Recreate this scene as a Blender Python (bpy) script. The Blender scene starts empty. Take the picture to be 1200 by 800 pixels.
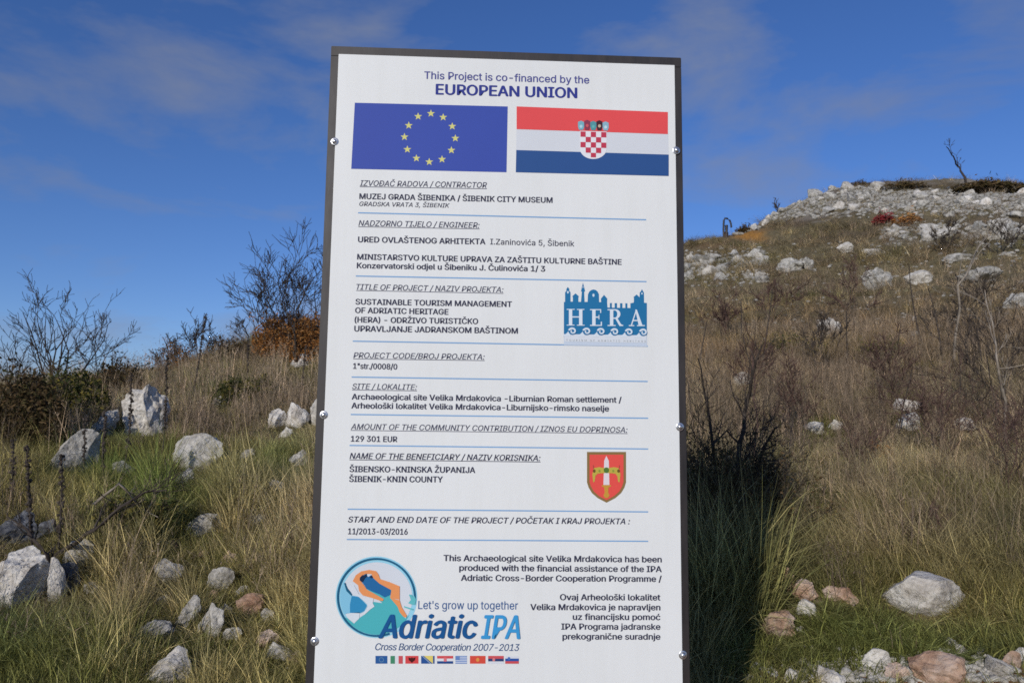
import bpy, bmesh, math, random, os
import numpy as np
from mathutils import Vector, Matrix, noise as mnoise
from mathutils.geometry import tessellate_polygon
rad = math.radians
scn = bpy.context.scene
COL = scn.collection

# ------------------------------------------------------------------ camera
CX, CY, CZ = -0.0725, -2.0895, -0.0752
YAW, PITCH, ROLL = 0.04482, 0.11572, 0.01191
FPX = 905.0                                   # focal length in photo pixels (1200 wide)
fw = Vector((math.sin(YAW)*math.cos(PITCH), math.cos(YAW)*math.cos(PITCH), math.sin(PITCH)))
r0 = Vector((math.cos(YAW), -math.sin(YAW), 0.0))
u0 = r0.cross(fw)
rt = r0*math.cos(ROLL)+u0*math.sin(ROLL)
up = -r0*math.sin(ROLL)+u0*math.cos(ROLL)
cam_d = bpy.data.cameras.new('camera')
cam = bpy.data.objects.new('camera', cam_d)
COL.objects.link(cam)
cam.matrix_world = Matrix(((rt.x, up.x, -fw.x, CX), (rt.y, up.y, -fw.y, CY), (rt.z, up.z, -fw.z, CZ), (0, 0, 0, 1)))
cam_d.sensor_width = 36.0
cam_d.lens = 36.0*FPX/1200.0
cam_d.clip_start = 0.05
cam_d.clip_end = 6000.0
cam_d.dof.use_dof = True
cam_d.dof.focus_distance = 2.1
cam_d.dof.aperture_fstop = 12.0
scn.camera = cam

# ------------------------------------------------------------------ light
SUN_AZ, SUN_EL = 27.2, 20.5                    # light travels towards +Y, turned 26.5 deg to +X
sdir = Vector((math.sin(rad(SUN_AZ))*math.cos(rad(SUN_EL)), math.cos(rad(SUN_AZ))*math.cos(rad(SUN_EL)), -math.sin(rad(SUN_EL))))
sl = bpy.data.lights.new('sun', 'SUN')
sl.energy = 3.1
sl.angle = rad(0.53)
sl.color = (1.0, 0.945, 0.87)
so = bpy.data.objects.new('sun', sl)
COL.objects.link(so)
so.rotation_euler = sdir.to_track_quat('-Z', 'Y').to_euler()
so.location = (-10, -20, 12)

w = bpy.data.worlds.new('World')
scn.world = w
w.use_nodes = True
nt = w.node_tree
nt.nodes.clear()
N = nt.nodes.new
Lk = nt.links.new
wo = N('ShaderNodeOutputWorld'); bg = N('ShaderNodeBackground')
sky = N('ShaderNodeTexSky'); sky.sky_type = 'NISHITA'; sky.sun_disc = False
sky.sun_elevation = rad(SUN_EL)
sky.sun_rotation = math.atan2(-sdir.x, -sdir.y)
sky.altitude = 150; sky.air_density = 1.0; sky.dust_density = 0.0; sky.ozone_density = 3.2
bg.inputs['Strength'].default_value = 0.10
tc = N('ShaderNodeTexCoord')
mp = N('ShaderNodeMapping'); mp.inputs['Scale'].default_value = (1.0, 1.0, 2.6)
mp.inputs['Location'].default_value = (0.62, 0.1, 0.35)
n1 = N('ShaderNodeTexNoise'); n1.inputs['Scale'].default_value = 3.2; n1.inputs['Detail'].default_value = 7.0
n1.inputs['Roughness'].default_value = 0.56; n1.inputs['Distortion'].default_value = 0.25
cr = N('ShaderNodeValToRGB')
cr.color_ramp.elements[0].position = 0.47; cr.color_ramp.elements[0].color = (0, 0, 0, 1)
cr.color_ramp.elements[1].position = 0.68; cr.color_ramp.elements[1].color = (1, 1, 1, 1)
n2 = N('ShaderNodeTexNoise'); n2.inputs['Scale'].default_value = 1.1; n2.inputs['Detail'].default_value = 2.0
ccol = N('ShaderNodeMix'); ccol.data_type = 'RGBA'
ccol.inputs['A'].default_value = (1.5, 1.8, 2.9, 1); ccol.inputs['B'].default_value = (2.9, 3.2, 3.9, 1)
mixs = N('ShaderNodeMix'); mixs.data_type = 'RGBA'
mul = N('ShaderNodeMath'); mul.operation = 'MULTIPLY'; mul.inputs[1].default_value = 0.72
hs = N('ShaderNodeHueSaturation'); hs.inputs['Saturation'].default_value = 1.12; hs.inputs['Value'].default_value = 1.0
Lk(tc.outputs['Generated'], mp.inputs['Vector'])
Lk(mp.outputs['Vector'], n1.inputs['Vector']); Lk(mp.outputs['Vector'], n2.inputs['Vector'])
Lk(n1.outputs['Fac'], cr.inputs['Fac']); Lk(cr.outputs['Color'], mul.inputs[0])
Lk(n2.outputs['Fac'], ccol.inputs['Factor'])
Lk(sky.outputs['Color'], hs.inputs['Color'])
tn = N('ShaderNodeMix'); tn.data_type = 'RGBA'; tn.blend_type = 'MULTIPLY'; tn.inputs['Factor'].default_value = 1
tn.inputs['B'].default_value = (0.72, 0.80, 1.13, 1)
Lk(hs.outputs['Color'], tn.inputs['A']); Lk(tn.outputs['Result'], mixs.inputs['A']); Lk(ccol.outputs['Result'], mixs.inputs['B'])
Lk(mul.outputs[0], mixs.inputs['Factor'])
Lk(mixs.outputs['Result'], bg.inputs['Color']); Lk(bg.outputs[0], wo.inputs['Surface'])

scn.view_settings.view_transform = 'Standard'
scn.view_settings.look = 'None'
scn.view_settings.gamma = 1.0
scn.view_settings.exposure = -0.06
scn.render.engine = 'CYCLES'
scn.cycles.max_bounces = 5
scn.cycles.diffuse_bounces = 3
scn.cycles.transmission_bounces = 3
scn.cycles.use_denoising = False
scn.cycles.filter_width = 1.6

rng = np.random.default_rng(7)
R = random.Random(11)

# ------------------------------------------------------------------ helpers
def px_ray(u, v):
    d = fw + rt*((u-600)/FPX) + up*((400-v)/FPX)
    return d
def to_px(x, y, z):
    dx, dy, dz = x-CX, y-CY, z-CZ
    zz = dx*fw.x+dy*fw.y+dz*fw.z
    zz = np.where(zz > 0.05, zz, 0.05)
    a = (dx*rt.x+dy*rt.y+dz*rt.z)/zz
    b = (dx*up.x+dy*up.y+dz*up.z)/zz
    return 600+FPX*a, 400-FPX*b
def tag(o, label=None, cat=None, group=None, kind=None):
    if label: o['label'] = label
    if cat: o['category'] = cat
    if group: o['group'] = group
    if kind: o['kind'] = kind
    return o
def link(name, me, mat=None, parent=None):
    o = bpy.data.objects.new(name, me)
    COL.objects.link(o)
    if mat is not None and not me.materials: me.materials.append(mat)
    if parent is not None: o.parent = parent
    return o
def empty(name, loc):
    o = bpy.data.objects.new(name, None)
    COL.objects.link(o); o.location = loc; o.empty_display_size = 0.1
    return o
def mesh_np(name, V, F, smooth=False):
    me = bpy.data.meshes.new(name)
    V = np.asarray(V, np.float32); F = np.asarray(F, np.int32)
    k = F.shape[1]
    me.vertices.add(len(V)); me.vertices.foreach_set('co', V.ravel())
    me.loops.add(F.size); me.loops.foreach_set('vertex_index', F.ravel())
    me.polygons.add(len(F)); me.polygons.foreach_set('loop_start', np.arange(0, F.size, k, dtype=np.int32))
    if smooth: me.polygons.foreach_set('use_smooth', np.ones(len(F), bool))
    me.update(calc_edges=True)
    return me
def new_mat(name):
    m = bpy.data.materials.new(name); m.use_nodes = True
    m.node_tree.nodes.clear()
    return m, m.node_tree.nodes.new, m.node_tree.links.new
def lin(c):
    return tuple(((x/255.0)/12.92 if x <= 10 else (((x/255.0)+0.055)/1.055)**2.4) for x in c)

# ------------------------------------------------------------------ terrain height
D = [0.01, 1.5, 3, 4, 5, 6, 7.5, 10, 13, 18, 28, 45, 60, 85, 200, 1000, 5000]
RN = [-1.6, -1.3, -.98, -.80, -.57, -.36, 0, .5, 1.1, 2.15]
prof = {
 -35: [-1.6, -1.33, -1.0, -.85, -.62, -.44, -.18, .12, .32, .2, -1.5, -5, -9, -16, -30, -80, -80],
 -22: [-1.6, -1.33, -1.0, -.83, -.60, -.42, -.12, .34, .85, .88, -.8, -4, -8, -14, -28, -80, -80],
 -12: [-1.6, -1.3, -.98, -.80, -.58, -.36, .02, .75, 1.62, 1.75, .9, -2, -6, -12, -25, -80, -80],
  15: RN+[4.9, 11.0, 11.6, 9, 0, -60, -80],
  19: RN+[4.9, 11.2, 13.6, 13, 4, -60, -80],
  22: RN+[4.95, 11.4, 16.9, 16.5, 10, -60, -80],
  26: RN+[5.0, 11.9, 18.6, 19.2, 14, -60, -80],
  36: RN+[5.2, 12.2, 17.6, 18.6, 16, -60, -80],
  50: [-1.6, -1.4, -1.1, -.9, -.7, -.5, -.2, .2, .7, 1.5, 3.4, 8, 12, 13, 10, -60, -80],
  95: [-1.6, -1.6, -1.65, -1.7, -1.75, -1.8, -1.9, -2.1, -2.3, -2.8, -4, -6, -8, -12, -30, -80, -80],
 180: [-1.6, -1.8, -2.05, -2.2, -2.35, -2.5, -2.7, -3.1, -3.6, -4.5, -6, -9, -12, -18, -40, -80, -80],
}
prof[-95] = prof[95]; prof[-180] = prof[180]
azk = sorted(prof)
LG = np.linspace(math.log(0.3), math.log(5000), 500)
TAB = []
for a in azk:
    t = np.interp(LG, np.log(D), prof[a])
    ker = np.hanning(23); ker /= ker.sum()
    t = np.convolve(np.pad(t, 11, mode='edge'), ker, 'valid')
    TAB.append(t)
TAB = np.array(TAB)
azf = np.arange(-180, 181, 1.0)
TF = np.array([np.interp(azf, azk, TAB[:, i]) for i in range(len(LG))]).T    # [az, lg]
kk = np.hanning(7); kk /= kk.sum()
TF = np.array([np.convolve(np.pad(TF[:, i], 3, mode='wrap'), kk, 'valid') for i in range(TF.shape[1])]).T
_ph = np.random.default_rng(3)
WAV = []
for wl, am in ((0.7, .012), (1.1, .02), (1.9, .028), (3.3, .035), (6, .06), (11, .12), (19, .25), (31, .4)):
    for k in range(4):
        th = _ph.uniform(0, 2*math.pi); WAV.append((math.cos(th)/wl*6.283, math.sin(th)/wl*6.283, _ph.uniform(0, 6.28), am*0.6, wl))
def bumps(x, y, d):
    s = 0
    for a, b, p, am, wl in WAV:
        s = s + am*np.sin(a*x+b*y+p)*np.clip((d-wl*1.2)/(wl*4), 0.0 if wl > 4 else .35, 1)
    return s
def ground(x, y):
    x = np.asarray(x, float); y = np.asarray(y, float)
    dx, dy = x-CX, y-CY
    d = np.maximum(np.hypot(dx, dy), 0.3)
    az = np.degrees(np.arctan2(dx, dy))
    fi = np.clip(az+180, 0, 359.999); i0 = fi.astype(int); fa = fi-i0
    gl = (np.log(d)-LG[0])/(LG[1]-LG[0]); gl = np.clip(gl, 0, len(LG)-1.001); j0 = gl.astype(int); fb = gl-j0
    z = (TF[i0, j0]*(1-fa)+TF[i0+1, j0]*fa)*(1-fb)+(TF[i0, j0+1]*(1-fa)+TF[i0+1, j0+1]*fa)*fb
    return z+CZ+bumps(x, y, d)
_ts = np.exp(np.linspace(math.log(1.2), math.log(160), 1500))
def hit(u, v):
    """point where the line of sight through photo pixel (u, v) meets the ground"""
    d = px_ray(u, v); h = math.hypot(d.x, d.y); d = d/h
    xs = CX+_ts*d.x; ys = CY+_ts*d.y; zs = CZ+_ts*d.z
    g = ground(xs, ys)
    below = np.nonzero(zs < g)[0]
    if len(below) == 0:
        k = int(np.argmin(zs-g))
    else:
        k = int(below[0])
    return Vector((xs[k], ys[k], g[k])), float(_ts[k])

# zones of plant cover and bare soil (in plan, from azimuth and distance)
def noise2(x, y, s, seed=0):
    r_ = np.random.default_rng(100+seed); out = 0
    for k in range(7):
        th = r_.uniform(0, 6.28); f = s*r_.uniform(.6, 1.9)
        out = out+np.sin(x*math.cos(th)*f+y*math.sin(th)*f+r_.uniform(0, 6.28)+1.3*np.sin(y*f*.6+k))
    return out/7*1.6

# ------------------------------------------------------------------ terrain mesh
def make_terrain():
    azs = np.concatenate([np.arange(-180, -42, 6.0), np.arange(-42, 46, 0.28), np.arange(46, 180, 6.0)])
    ds = np.concatenate([[0.3], np.exp(np.linspace(math.log(0.6), math.log(110), 330)), np.exp(np.linspace(math.log(120), math.log(5000), 30))])
    A, DD = np.meshgrid(np.radians(azs), ds)
    X = CX+DD*np.sin(A); Y = CY+DD*np.cos(A); Z = ground(X, Y)
    Z = Z+noise2(X, Y, 9, 1)*.008*np.clip(DD/4, 0, 6)
    nr, nc = X.shape
    V = np.stack([X, Y, Z], -1).reshape(-1, 3)
    V = np.vstack([V, [[CX, CY, ground(CX, CY)]]])
    i = np.arange(nr-1)[:, None]; j = np.arange(nc)[None, :]; j2 = (j+1) % nc
    F = np.stack([i*nc+j, i*nc+j2, (i+1)*nc+j2, (i+1)*nc+j], -1).reshape(-1, 4)[:, ::-1]
    me = mesh_np('ground', V, F, True)
    # inner cap
    bm = bmesh.new(); bm.from_mesh(me); bm.verts.ensure_lookup_table()
    for q in range(nc):
        try: bm.faces.new((bm.verts[nc*nr], bm.verts[(q+1) % nc], bm.verts[q]))
        except ValueError: pass
    bm.to_mesh(me); bm.free()
    # soil colour: what the soil itself is, patch by patch
    U, W = to_px(V[:, 0], V[:, 1], V[:, 2])
    dd = np.hypot(V[:, 0]-CX, V[:, 1]-CY)
    n_a = noise2(V[:, 0], V[:, 1], 2.2, 5); n_b = noise2(V[:, 0], V[:, 1], .5, 6)
    base = np.array([.12, .092, .055])
    C = np.tile(base, (len(V), 1))
    def mix(c, f):
        f = np.clip(f, 0, 1)[:, None]
        C[:] = C*(1-f)+np.array(c)*f
    mix((.20, .165, .10), .5+.5*n_b)
    mix((.11, .10, .045), np.clip(n_a, 0, 1)*.7)
    hill = (dd > 20)
    mix((.19, .165, .095), np.clip((dd-14)/14, 0, 1)*.75)
    mix((.42, .40, .355), np.clip(noise2(V[:, 0], V[:, 1], 1.6, 33)*1.5+.35, 0, 1)*(dd > 42)*(U > 860)*(W > 210)*(W < 262)*.85)
    mix((.34, .32, .29), np.clip(noise2(V[:, 0], V[:, 1], 1.6, 34)*1.5, 0, 1)*(dd > 25)*(U > 1035)*(W > 262)*(W < 288)*.8)
    mix((.115, .085, .06), np.clip(noise2(V[:, 0], V[:, 1], .35, 9)*1.4, 0, 1)*np.clip((dd-14)/14, 0, 1)*.7)
    # orange earth of the dig
    e = np.exp(-(((U-884+9*noise2(V[:, 0], V[:, 1], 1.5, 31))/21)**2+((W-276+3*noise2(V[:, 0], V[:, 1], 2.5, 32))/8)**2)**1.5)*hill*(.75+.4*n_a)
    mix((.42, .21, .05), e*1.5)
    e = np.exp(-(((U-845)/40)**2+((W-288)/7)**2))*hill
    mix((.20, .13, .07), e)
    # reddish earth by the path
    e = np.clip((W-772+n_a*8)/14, 0, 1)*(U > 840)*(dd < 5)
    mix((.27, .135, .075), e)
    ca = me.color_attributes.new('soil', 'FLOAT_COLOR', 'POINT')
    C4 = np.ones((len(V), 4), np.float32); C4[:, :3] = C
    ca.data.foreach_set('color', C4.ravel())
    m, N, L = new_mat('soil')
    out = N('ShaderNodeOutputMaterial'); b = N('ShaderNodeBsdfPrincipled'); b.inputs['Roughness'].default_value = .95
    b.inputs['Specular IOR Level'].default_value = .15
    at = N('ShaderNodeAttribute'); at.attribute_name = 'soil'
    t = N('ShaderNodeTexCoord')
    na = N('ShaderNodeTexNoise'); na.inputs['Scale'].default_value = 7; na.inputs['Detail'].default_value = 9; na.inputs['Roughness'].default_value = .7
    rp = N('ShaderNodeValToRGB'); rp.color_ramp.elements[0].position = .3; rp.color_ramp.elements[0].color = (.42, .4, .38, 1)
    rp.color_ramp.elements[1].position = .72; rp.color_ramp.elements[1].color = (1.5, 1.45, 1.35, 1)
    mx = N('ShaderNodeMix'); mx.data_type = 'RGBA'; mx.blend_type = 'MULTIPLY'; mx.inputs['Factor'].default_value = 1
    bp = N('ShaderNodeBump'); bp.inputs['Strength'].default_value = .8; bp.inputs['Distance'].default_value = .05
    L(t.outputs['Object'], na.inputs['Vector']); L(na.outputs['Fac'], rp.inputs['Fac'])
    L(at.outputs['Color'], mx.inputs['A']); L(rp.outputs['Color'], mx.inputs['B']); L(mx.outputs['Result'], b.inputs['Base Color'])
    L(na.outputs['Fac'], bp.inputs['Height']); L(bp.outputs[0], b.inputs['Normal']); L(b.outputs[0], out.inputs['Surface'])
    tag(link('ground', me, m), kind='structure')
make_terrain()

# ------------------------------------------------------------------ information board
def P2S(u, v):
    d = px_ray(u, v); t = -CY/d.y
    return CX+t*d.x, CZ+t*d.z
def flat_mat(name, c, rough=.5, spec=.12):
    m, N, L = new_mat(name)
    out = N('ShaderNodeOutputMaterial'); b = N('ShaderNodeBsdfPrincipled')
    b.inputs['Base Color'].default_value = (*c, 1); b.inputs['Roughness'].default_value = rough
    b.inputs['Specular IOR Level'].default_value = spec
    t = N('ShaderNodeTexCoord'); n = N('ShaderNodeTexNoise'); n.inputs['Scale'].default_value = 3; n.inputs['Detail'].default_value = 5
    rp = N('ShaderNodeValToRGB'); rp.color_ramp.elements[0].position = .3; rp.color_ramp.elements[0].color = (.93, .93, .93, 1)
    rp.color_ramp.elements[1].position = .7; rp.color_ramp.elements[1].color = (1.0, 1.0, 1.0, 1)
    mx = N('ShaderNodeMix'); mx.data_type = 'RGBA'; mx.blend_type = 'MULTIPLY'; mx.inputs['Factor'].default_value = 1
    mx.inputs['A'].default_value = (*c, 1)
    L(t.outputs['Object'], n.inputs['Vector']); L(n.outputs['Fac'], rp.inputs['Fac']); L(rp.outputs['Color'], mx.inputs['B'])
    L(mx.outputs['Result'], b.inputs['Base Color'])
    L(b.outputs[0], out.inputs['Surface'])
    return m
_pm = {}
PW = 1.03                                     # print albedo against the photo's sunlit value
def ink(rgb):
    if rgb not in _pm:
        c = tuple(min(.9, x*PW) for x in lin(rgb))
        _pm[rgb] = flat_mat('ink_%d' % len(_pm), c)
    return _pm[rgb]
def white_panel_mat():
    m, N, L = new_mat('white_sheet')
    out = N('ShaderNodeOutputMaterial'); b = N('ShaderNodeBsdfPrincipled')
    b.inputs['Roughness'].default_value = .45; b.inputs['Specular IOR Level'].default_value = .2
    t = N('ShaderNodeTexCoord')
    n = N('ShaderNodeTexNoise'); n.inputs['Scale'].default_value = 1.6; n.inputs['Detail'].default_value = 7; n.inputs['Roughness'].default_value = .6
    rp = N('ShaderNodeValToRGB'); rp.color_ramp.elements[0].position = .3; rp.color_ramp.elements[0].color = (.735, .75, .735, 1)
    rp.color_ramp.elements[1].position = .62; rp.color_ramp.elements[1].color = (.775, .79, .775, 1)
    v = N('ShaderNodeTexVoronoi'); v.inputs['Scale'].default_value = 11
    sp = N('ShaderNodeValToRGB'); sp.color_ramp.elements[0].position = .02; sp.color_ramp.elements[0].color = (.25, .22, .2, 1)
    sp.color_ramp.elements[1].position = .035; sp.color_ramp.elements[1].color = (1, 1, 1, 1)
    n3 = N('ShaderNodeTexNoise'); n3.inputs['Scale'].default_value = 5
    gt = N('ShaderNodeMath'); gt.operation = 'GREATER_THAN'; gt.inputs[1].default_value = .63
    mx = N('ShaderNodeMix'); mx.data_type = 'RGBA'; mx.blend_type = 'MULTIPLY'
    n4 = N('ShaderNodeTexNoise'); n4.inputs['Scale'].default_value = 1.2
    bp = N('ShaderNodeBump'); bp.inputs['Strength'].default_value = .25; bp.inputs['Distance'].default_value = .01
    L(t.outputs['Object'], n.inputs['Vector']); L(n.outputs['Fac'], rp.inputs['Fac']); L(t.outputs['Object'], v.inputs['Vector'])
    L(v.outputs['Distance'], sp.inputs['Fac']); L(t.outputs['Object'], n3.inputs['Vector']); L(n3.outputs['Fac'], gt.inputs[0])
    L(gt.outputs[0], mx.inputs['Factor']); L(rp.outputs['Color'], mx.inputs['A']); L(sp.outputs['Color'], mx.inputs['B'])
    mg = N('ShaderNodeMapping'); mg.inputs['Scale'].default_value = (9, 9, .8)
    ng = N('ShaderNodeTexNoise'); ng.inputs['Scale'].default_value = 3; ng.inputs['Detail'].default_value = 6; ng.inputs['Roughness'].default_value = .7
    rg = N('ShaderNodeValToRGB'); rg.color_ramp.elements[0].position = .25; rg.color_ramp.elements[0].color = (.965, .963, .955, 1)
    rg.color_ramp.elements[1].position = .55; rg.color_ramp.elements[1].color = (1, 1, 1, 1)
    mq = N('ShaderNodeMix'); mq.data_type = 'RGBA'; mq.blend_type = 'MULTIPLY'; mq.inputs['Factor'].default_value = 1
    L(t.outputs['Object'], mg.inputs['Vector']); L(mg.outputs[0], ng.inputs['Vector']); L(ng.outputs['Fac'], rg.inputs['Fac'])
    L(mx.outputs['Result'], mq.inputs['A']); L(rg.outputs['Color'], mq.inputs['B'])
    L(mq.outputs['Result'], b.inputs['Base Color']); L(t.outputs['Object'], n4.inputs['Vector']); L(n4.outputs['Fac'], bp.inputs['Height'])
    L(bp.outputs[0], b.inputs['Normal']); L(b.outputs[0], out.inputs['Surface'])
    return m
def frame_mat():
    m, N, L = new_mat('dark_brown_painted_steel')
    out = N('ShaderNodeOutputMaterial'); b = N('ShaderNodeBsdfPrincipled')
    b.inputs['Roughness'].default_value = .5; b.inputs['Specular IOR Level'].default_value = .5
    t = N('ShaderNodeTexCoord')
    n = N('ShaderNodeTexNoise'); n.inputs['Scale'].default_value = 9; n.inputs['Detail'].default_value = 8; n.inputs['Roughness'].default_value = .65
    mpp = N('ShaderNodeMapping'); mpp.inputs['Scale'].default_value = (3, 3, .7)
    rp = N('ShaderNodeValToRGB'); rp.color_ramp.elements[0].position = .3; rp.color_ramp.elements[0].color = (.014, .011, .011, 1)
    rp.color_ramp.elements[1].position = .75; rp.color_ramp.elements[1].color = (.034, .027, .025, 1)
    rr = N('ShaderNodeMapRange'); rr.inputs['To Min'].default_value = .35; rr.inputs['To Max'].default_value = .7
    bp = N('ShaderNodeBump'); bp.inputs['Strength'].default_value = .2; bp.inputs['Distance'].default_value = .002
    L(t.outputs['Object'], mpp.inputs['Vector']); L(mpp.outputs[0], n.inputs['Vector']); L(n.outputs['Fac'], rp.inputs['Fac'])
    L(rp.outputs['Color'], b.inputs['Base Color']); L(n.outputs['Fac'], rr.inputs['Value']); L(rr.outputs[0], b.inputs['Roughness'])
    L(n.outputs['Fac'], bp.inputs['Height']); L(bp.outputs[0], b.inputs['Normal']); L(b.outputs[0], out.inputs['Surface'])
    return m
MF = frame_mat()
board = empty('information_board', (0, 0, float(ground(0, 0))))
tag(board, 'tall white project information board in a dark brown steel frame on the slope', 'sign board')
BZ = board.location.z
def pb(name, me, mat, label=None, parent=board):
    o = link(name, me, mat, parent)
    if parent is board: o.location = (0, 0, -BZ)
    if label: o['label'] = label
    return o
def box_mesh(name, x0, x1, y0, y1, z0, z1, bev=.0015):
    bm = bmesh.new(); bmesh.ops.create_cube(bm, size=1)
    for v in bm.verts:
        v.co = Vector(((x0+x1)/2+v.co.x*(x1-x0), (y0+y1)/2+v.co.y*(y1-y0), (z0+z1)/2+v.co.z*(z1-z0)))
    if bev: bmesh.ops.bevel(bm, geom=bm.edges[:], offset=bev, segments=2, affect='EDGES')
    me = bpy.data.meshes.new(name); bm.to_mesh(me); bm.free()
    return me
YF = 0.0                                       # front face of the sheet
pb('frame_bar', box_mesh('frame_bar_left', -.5, -.470, .004, .034, -1.42, .970), MF)
pb('frame_bar', box_mesh('frame_bar_right', .470, .5, .004, .034, -1.42, .970), MF)
pb('frame_bar', box_mesh('frame_bar_top', -.5, .5, .004, .034, .9703, 1.0), MF)
pb('frame_bar', box_mesh('frame_bar_bottom', -.4697, .4697, .004, .034, -1.03, -1.0), MF)
pb('frame_bar', box_mesh('frame_bar_middle', -.4697, .4697, .006, .034, -.03, 0.0), MF)
pb('panel', box_mesh('panel', -.4775, .4795, YF, .0037, -1.025, .9745, .0008), white_panel_mat())
# dome-headed bolts with washers on the seam between sheet and frame
def lathe_y(prof_, n=20):
    V = []; F = []
    for (r, y) in prof_:
        for k in range(n):
            a = 2*math.pi*k/n; V.append((r*math.cos(a), y, r*math.sin(a)))
    for i in range(len(prof_)-1):
        for k in range(n):
            F.append((i*n+k, i*n+(k+1) % n, (i+1)*n+(k+1) % n, (i+1)*n+k))
    me = mesh_np('bolt', V, F, True)
    return me
mm_, N_, L_ = new_mat('zinc')
o_ = N_('ShaderNodeOutputMaterial'); b_ = N_('ShaderNodeBsdfPrincipled')
b_.inputs['Base Color'].default_value = (.62, .62, .63, 1); b_.inputs['Metallic'].default_value = .9; b_.inputs['Roughness'].default_value = .28
nn_ = N_('ShaderNodeTexNoise'); nn_.inputs['Scale'].default_value = 300
mr_ = N_('ShaderNodeMapRange'); mr_.inputs['To Min'].default_value = .2; mr_.inputs['To Max'].default_value = .42
L_(nn_.outputs['Fac'], mr_.inputs['Value']); L_(mr_.outputs[0], b_.inputs['Roughness']); L_(b_.outputs[0], o_.inputs['Surface'])
bolt_me = lathe_y([(.0001, -.0075), (.003, -.0072), (.0055, -.006), (.0072, -.0035), (.0078, -.0012)])
wash_me = lathe_y([(.0078, -.0011), (.0108, -.0010), (.0114, -.0004), (.0114, .0035)])
for (u, v) in ((391, 166), (378, 486), (367.5, 751), (793, 176.5), (797, 500), (800, 767)):
    x, z = P2S(u, v)
    x = -.479 if x < 0 else .481
    bo = pb('bolt', bolt_me, mm_); bo.location = (x, YF, z-BZ)
    wa = pb('washer', wash_me, mm_, parent=bo)

# --- printing on the sheet
def print_mesh(name, polys, layer, mat, label=None, parent=board):
    """polys in photo pixels, each laid out on the sheet"""
    V = []; F = []
    for p in polys:
        pts = [P2S(*q) for q in p]
        base = len(V)
        y = YF-.00035*layer-len(V)*.0000012
        V += [(x, y, z) for x, z in pts]
        for t in tessellate_polygon([[Vector((x, z, 0)) for x, z in pts]]):
            a, b, c = t
            ar = (pts[b][0]-pts[a][0])*(pts[c][1]-pts[a][1])-(pts[c][0]-pts[a][0])*(pts[b][1]-pts[a][1])
            F.append((base+a, base+b, base+c) if ar > 0 else (base+a, base+c, base+b))
    me = mesh_np(name, V, F)
    o = link(name, me, mat, parent)
    if parent is board: o.location = (0, 0, -BZ)
    if label: o['label'] = label
    return o
def quad(u0, v0, u1, v1, sl=0.0):
    return [(u0, v0), (u1, v0+sl*(u1-u0)), (u1, v1+sl*(u1-u0)), (u0, v1)]
def ell(cx, cy, rx, ry, n=28, a0=0, a1=360):
    return [(cx+rx*math.cos(rad(a0+(a1-a0)*k/(n if a1-a0 == 360 else n-1))), cy+ry*math.sin(rad(a0+(a1-a0)*k/(n if a1-a0 == 360 else n-1)))) for k in range(n)]
def ring_quads(cx, cy, r0_, r1_, n=48, a0=0, a1=360):
    out = []
    for k in range(n):
        a = rad(a0+(a1-a0)*k/n); b = rad(a0+(a1-a0)*(k+1)/n)
        out.append([(cx+r0_*math.cos(a), cy+r0_*math.sin(a)), (cx+r1_*math.cos(a), cy+r1_*math.sin(a)), (cx+r1_*math.cos(b), cy+r1_*math.sin(b)), (cx+r0_*math.cos(b), cy+r0_*math.sin(b))])
    return out

_font = None
try:
    fp = os.path.join(bpy.utils.resource_path('LOCAL'), 'datafiles', 'fonts', 'Inter.woff2')
    _font = bpy.data.fonts.load(fp)            # the sans-serif that ships with Blender itself
except Exception:
    _font = None
def text_mesh(s, shear, off, space):
    cu = bpy.data.curves.new('tmp', 'FONT'); cu.body = s; cu.size = 1; cu.shear = shear; cu.offset = off
    cu.resolution_u = 3; cu.space_character = space; cu.dimensions = '2D'; cu.fill_mode = 'NONE'
    if _font: cu.font = _font
    o = bpy.data.objects.new('tmp', cu); COL.objects.link(o)
    dg = bpy.context.evaluated_depsgraph_get(); dg.update()
    me = bpy.data.meshes.new_from_object(o.evaluated_get(dg))
    V = np.zeros(len(me.vertices)*3, np.float32); me.vertices.foreach_get('co', V)
    bpy.data.objects.remove(o); bpy.data.curves.remove(cu)
    return me, V.reshape(-1, 3)
_m, _v = text_mesh('H', 0, 0, 1); CAPH = float(_v[:, 1].max())
DARK = (62, 64, 84)
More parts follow.
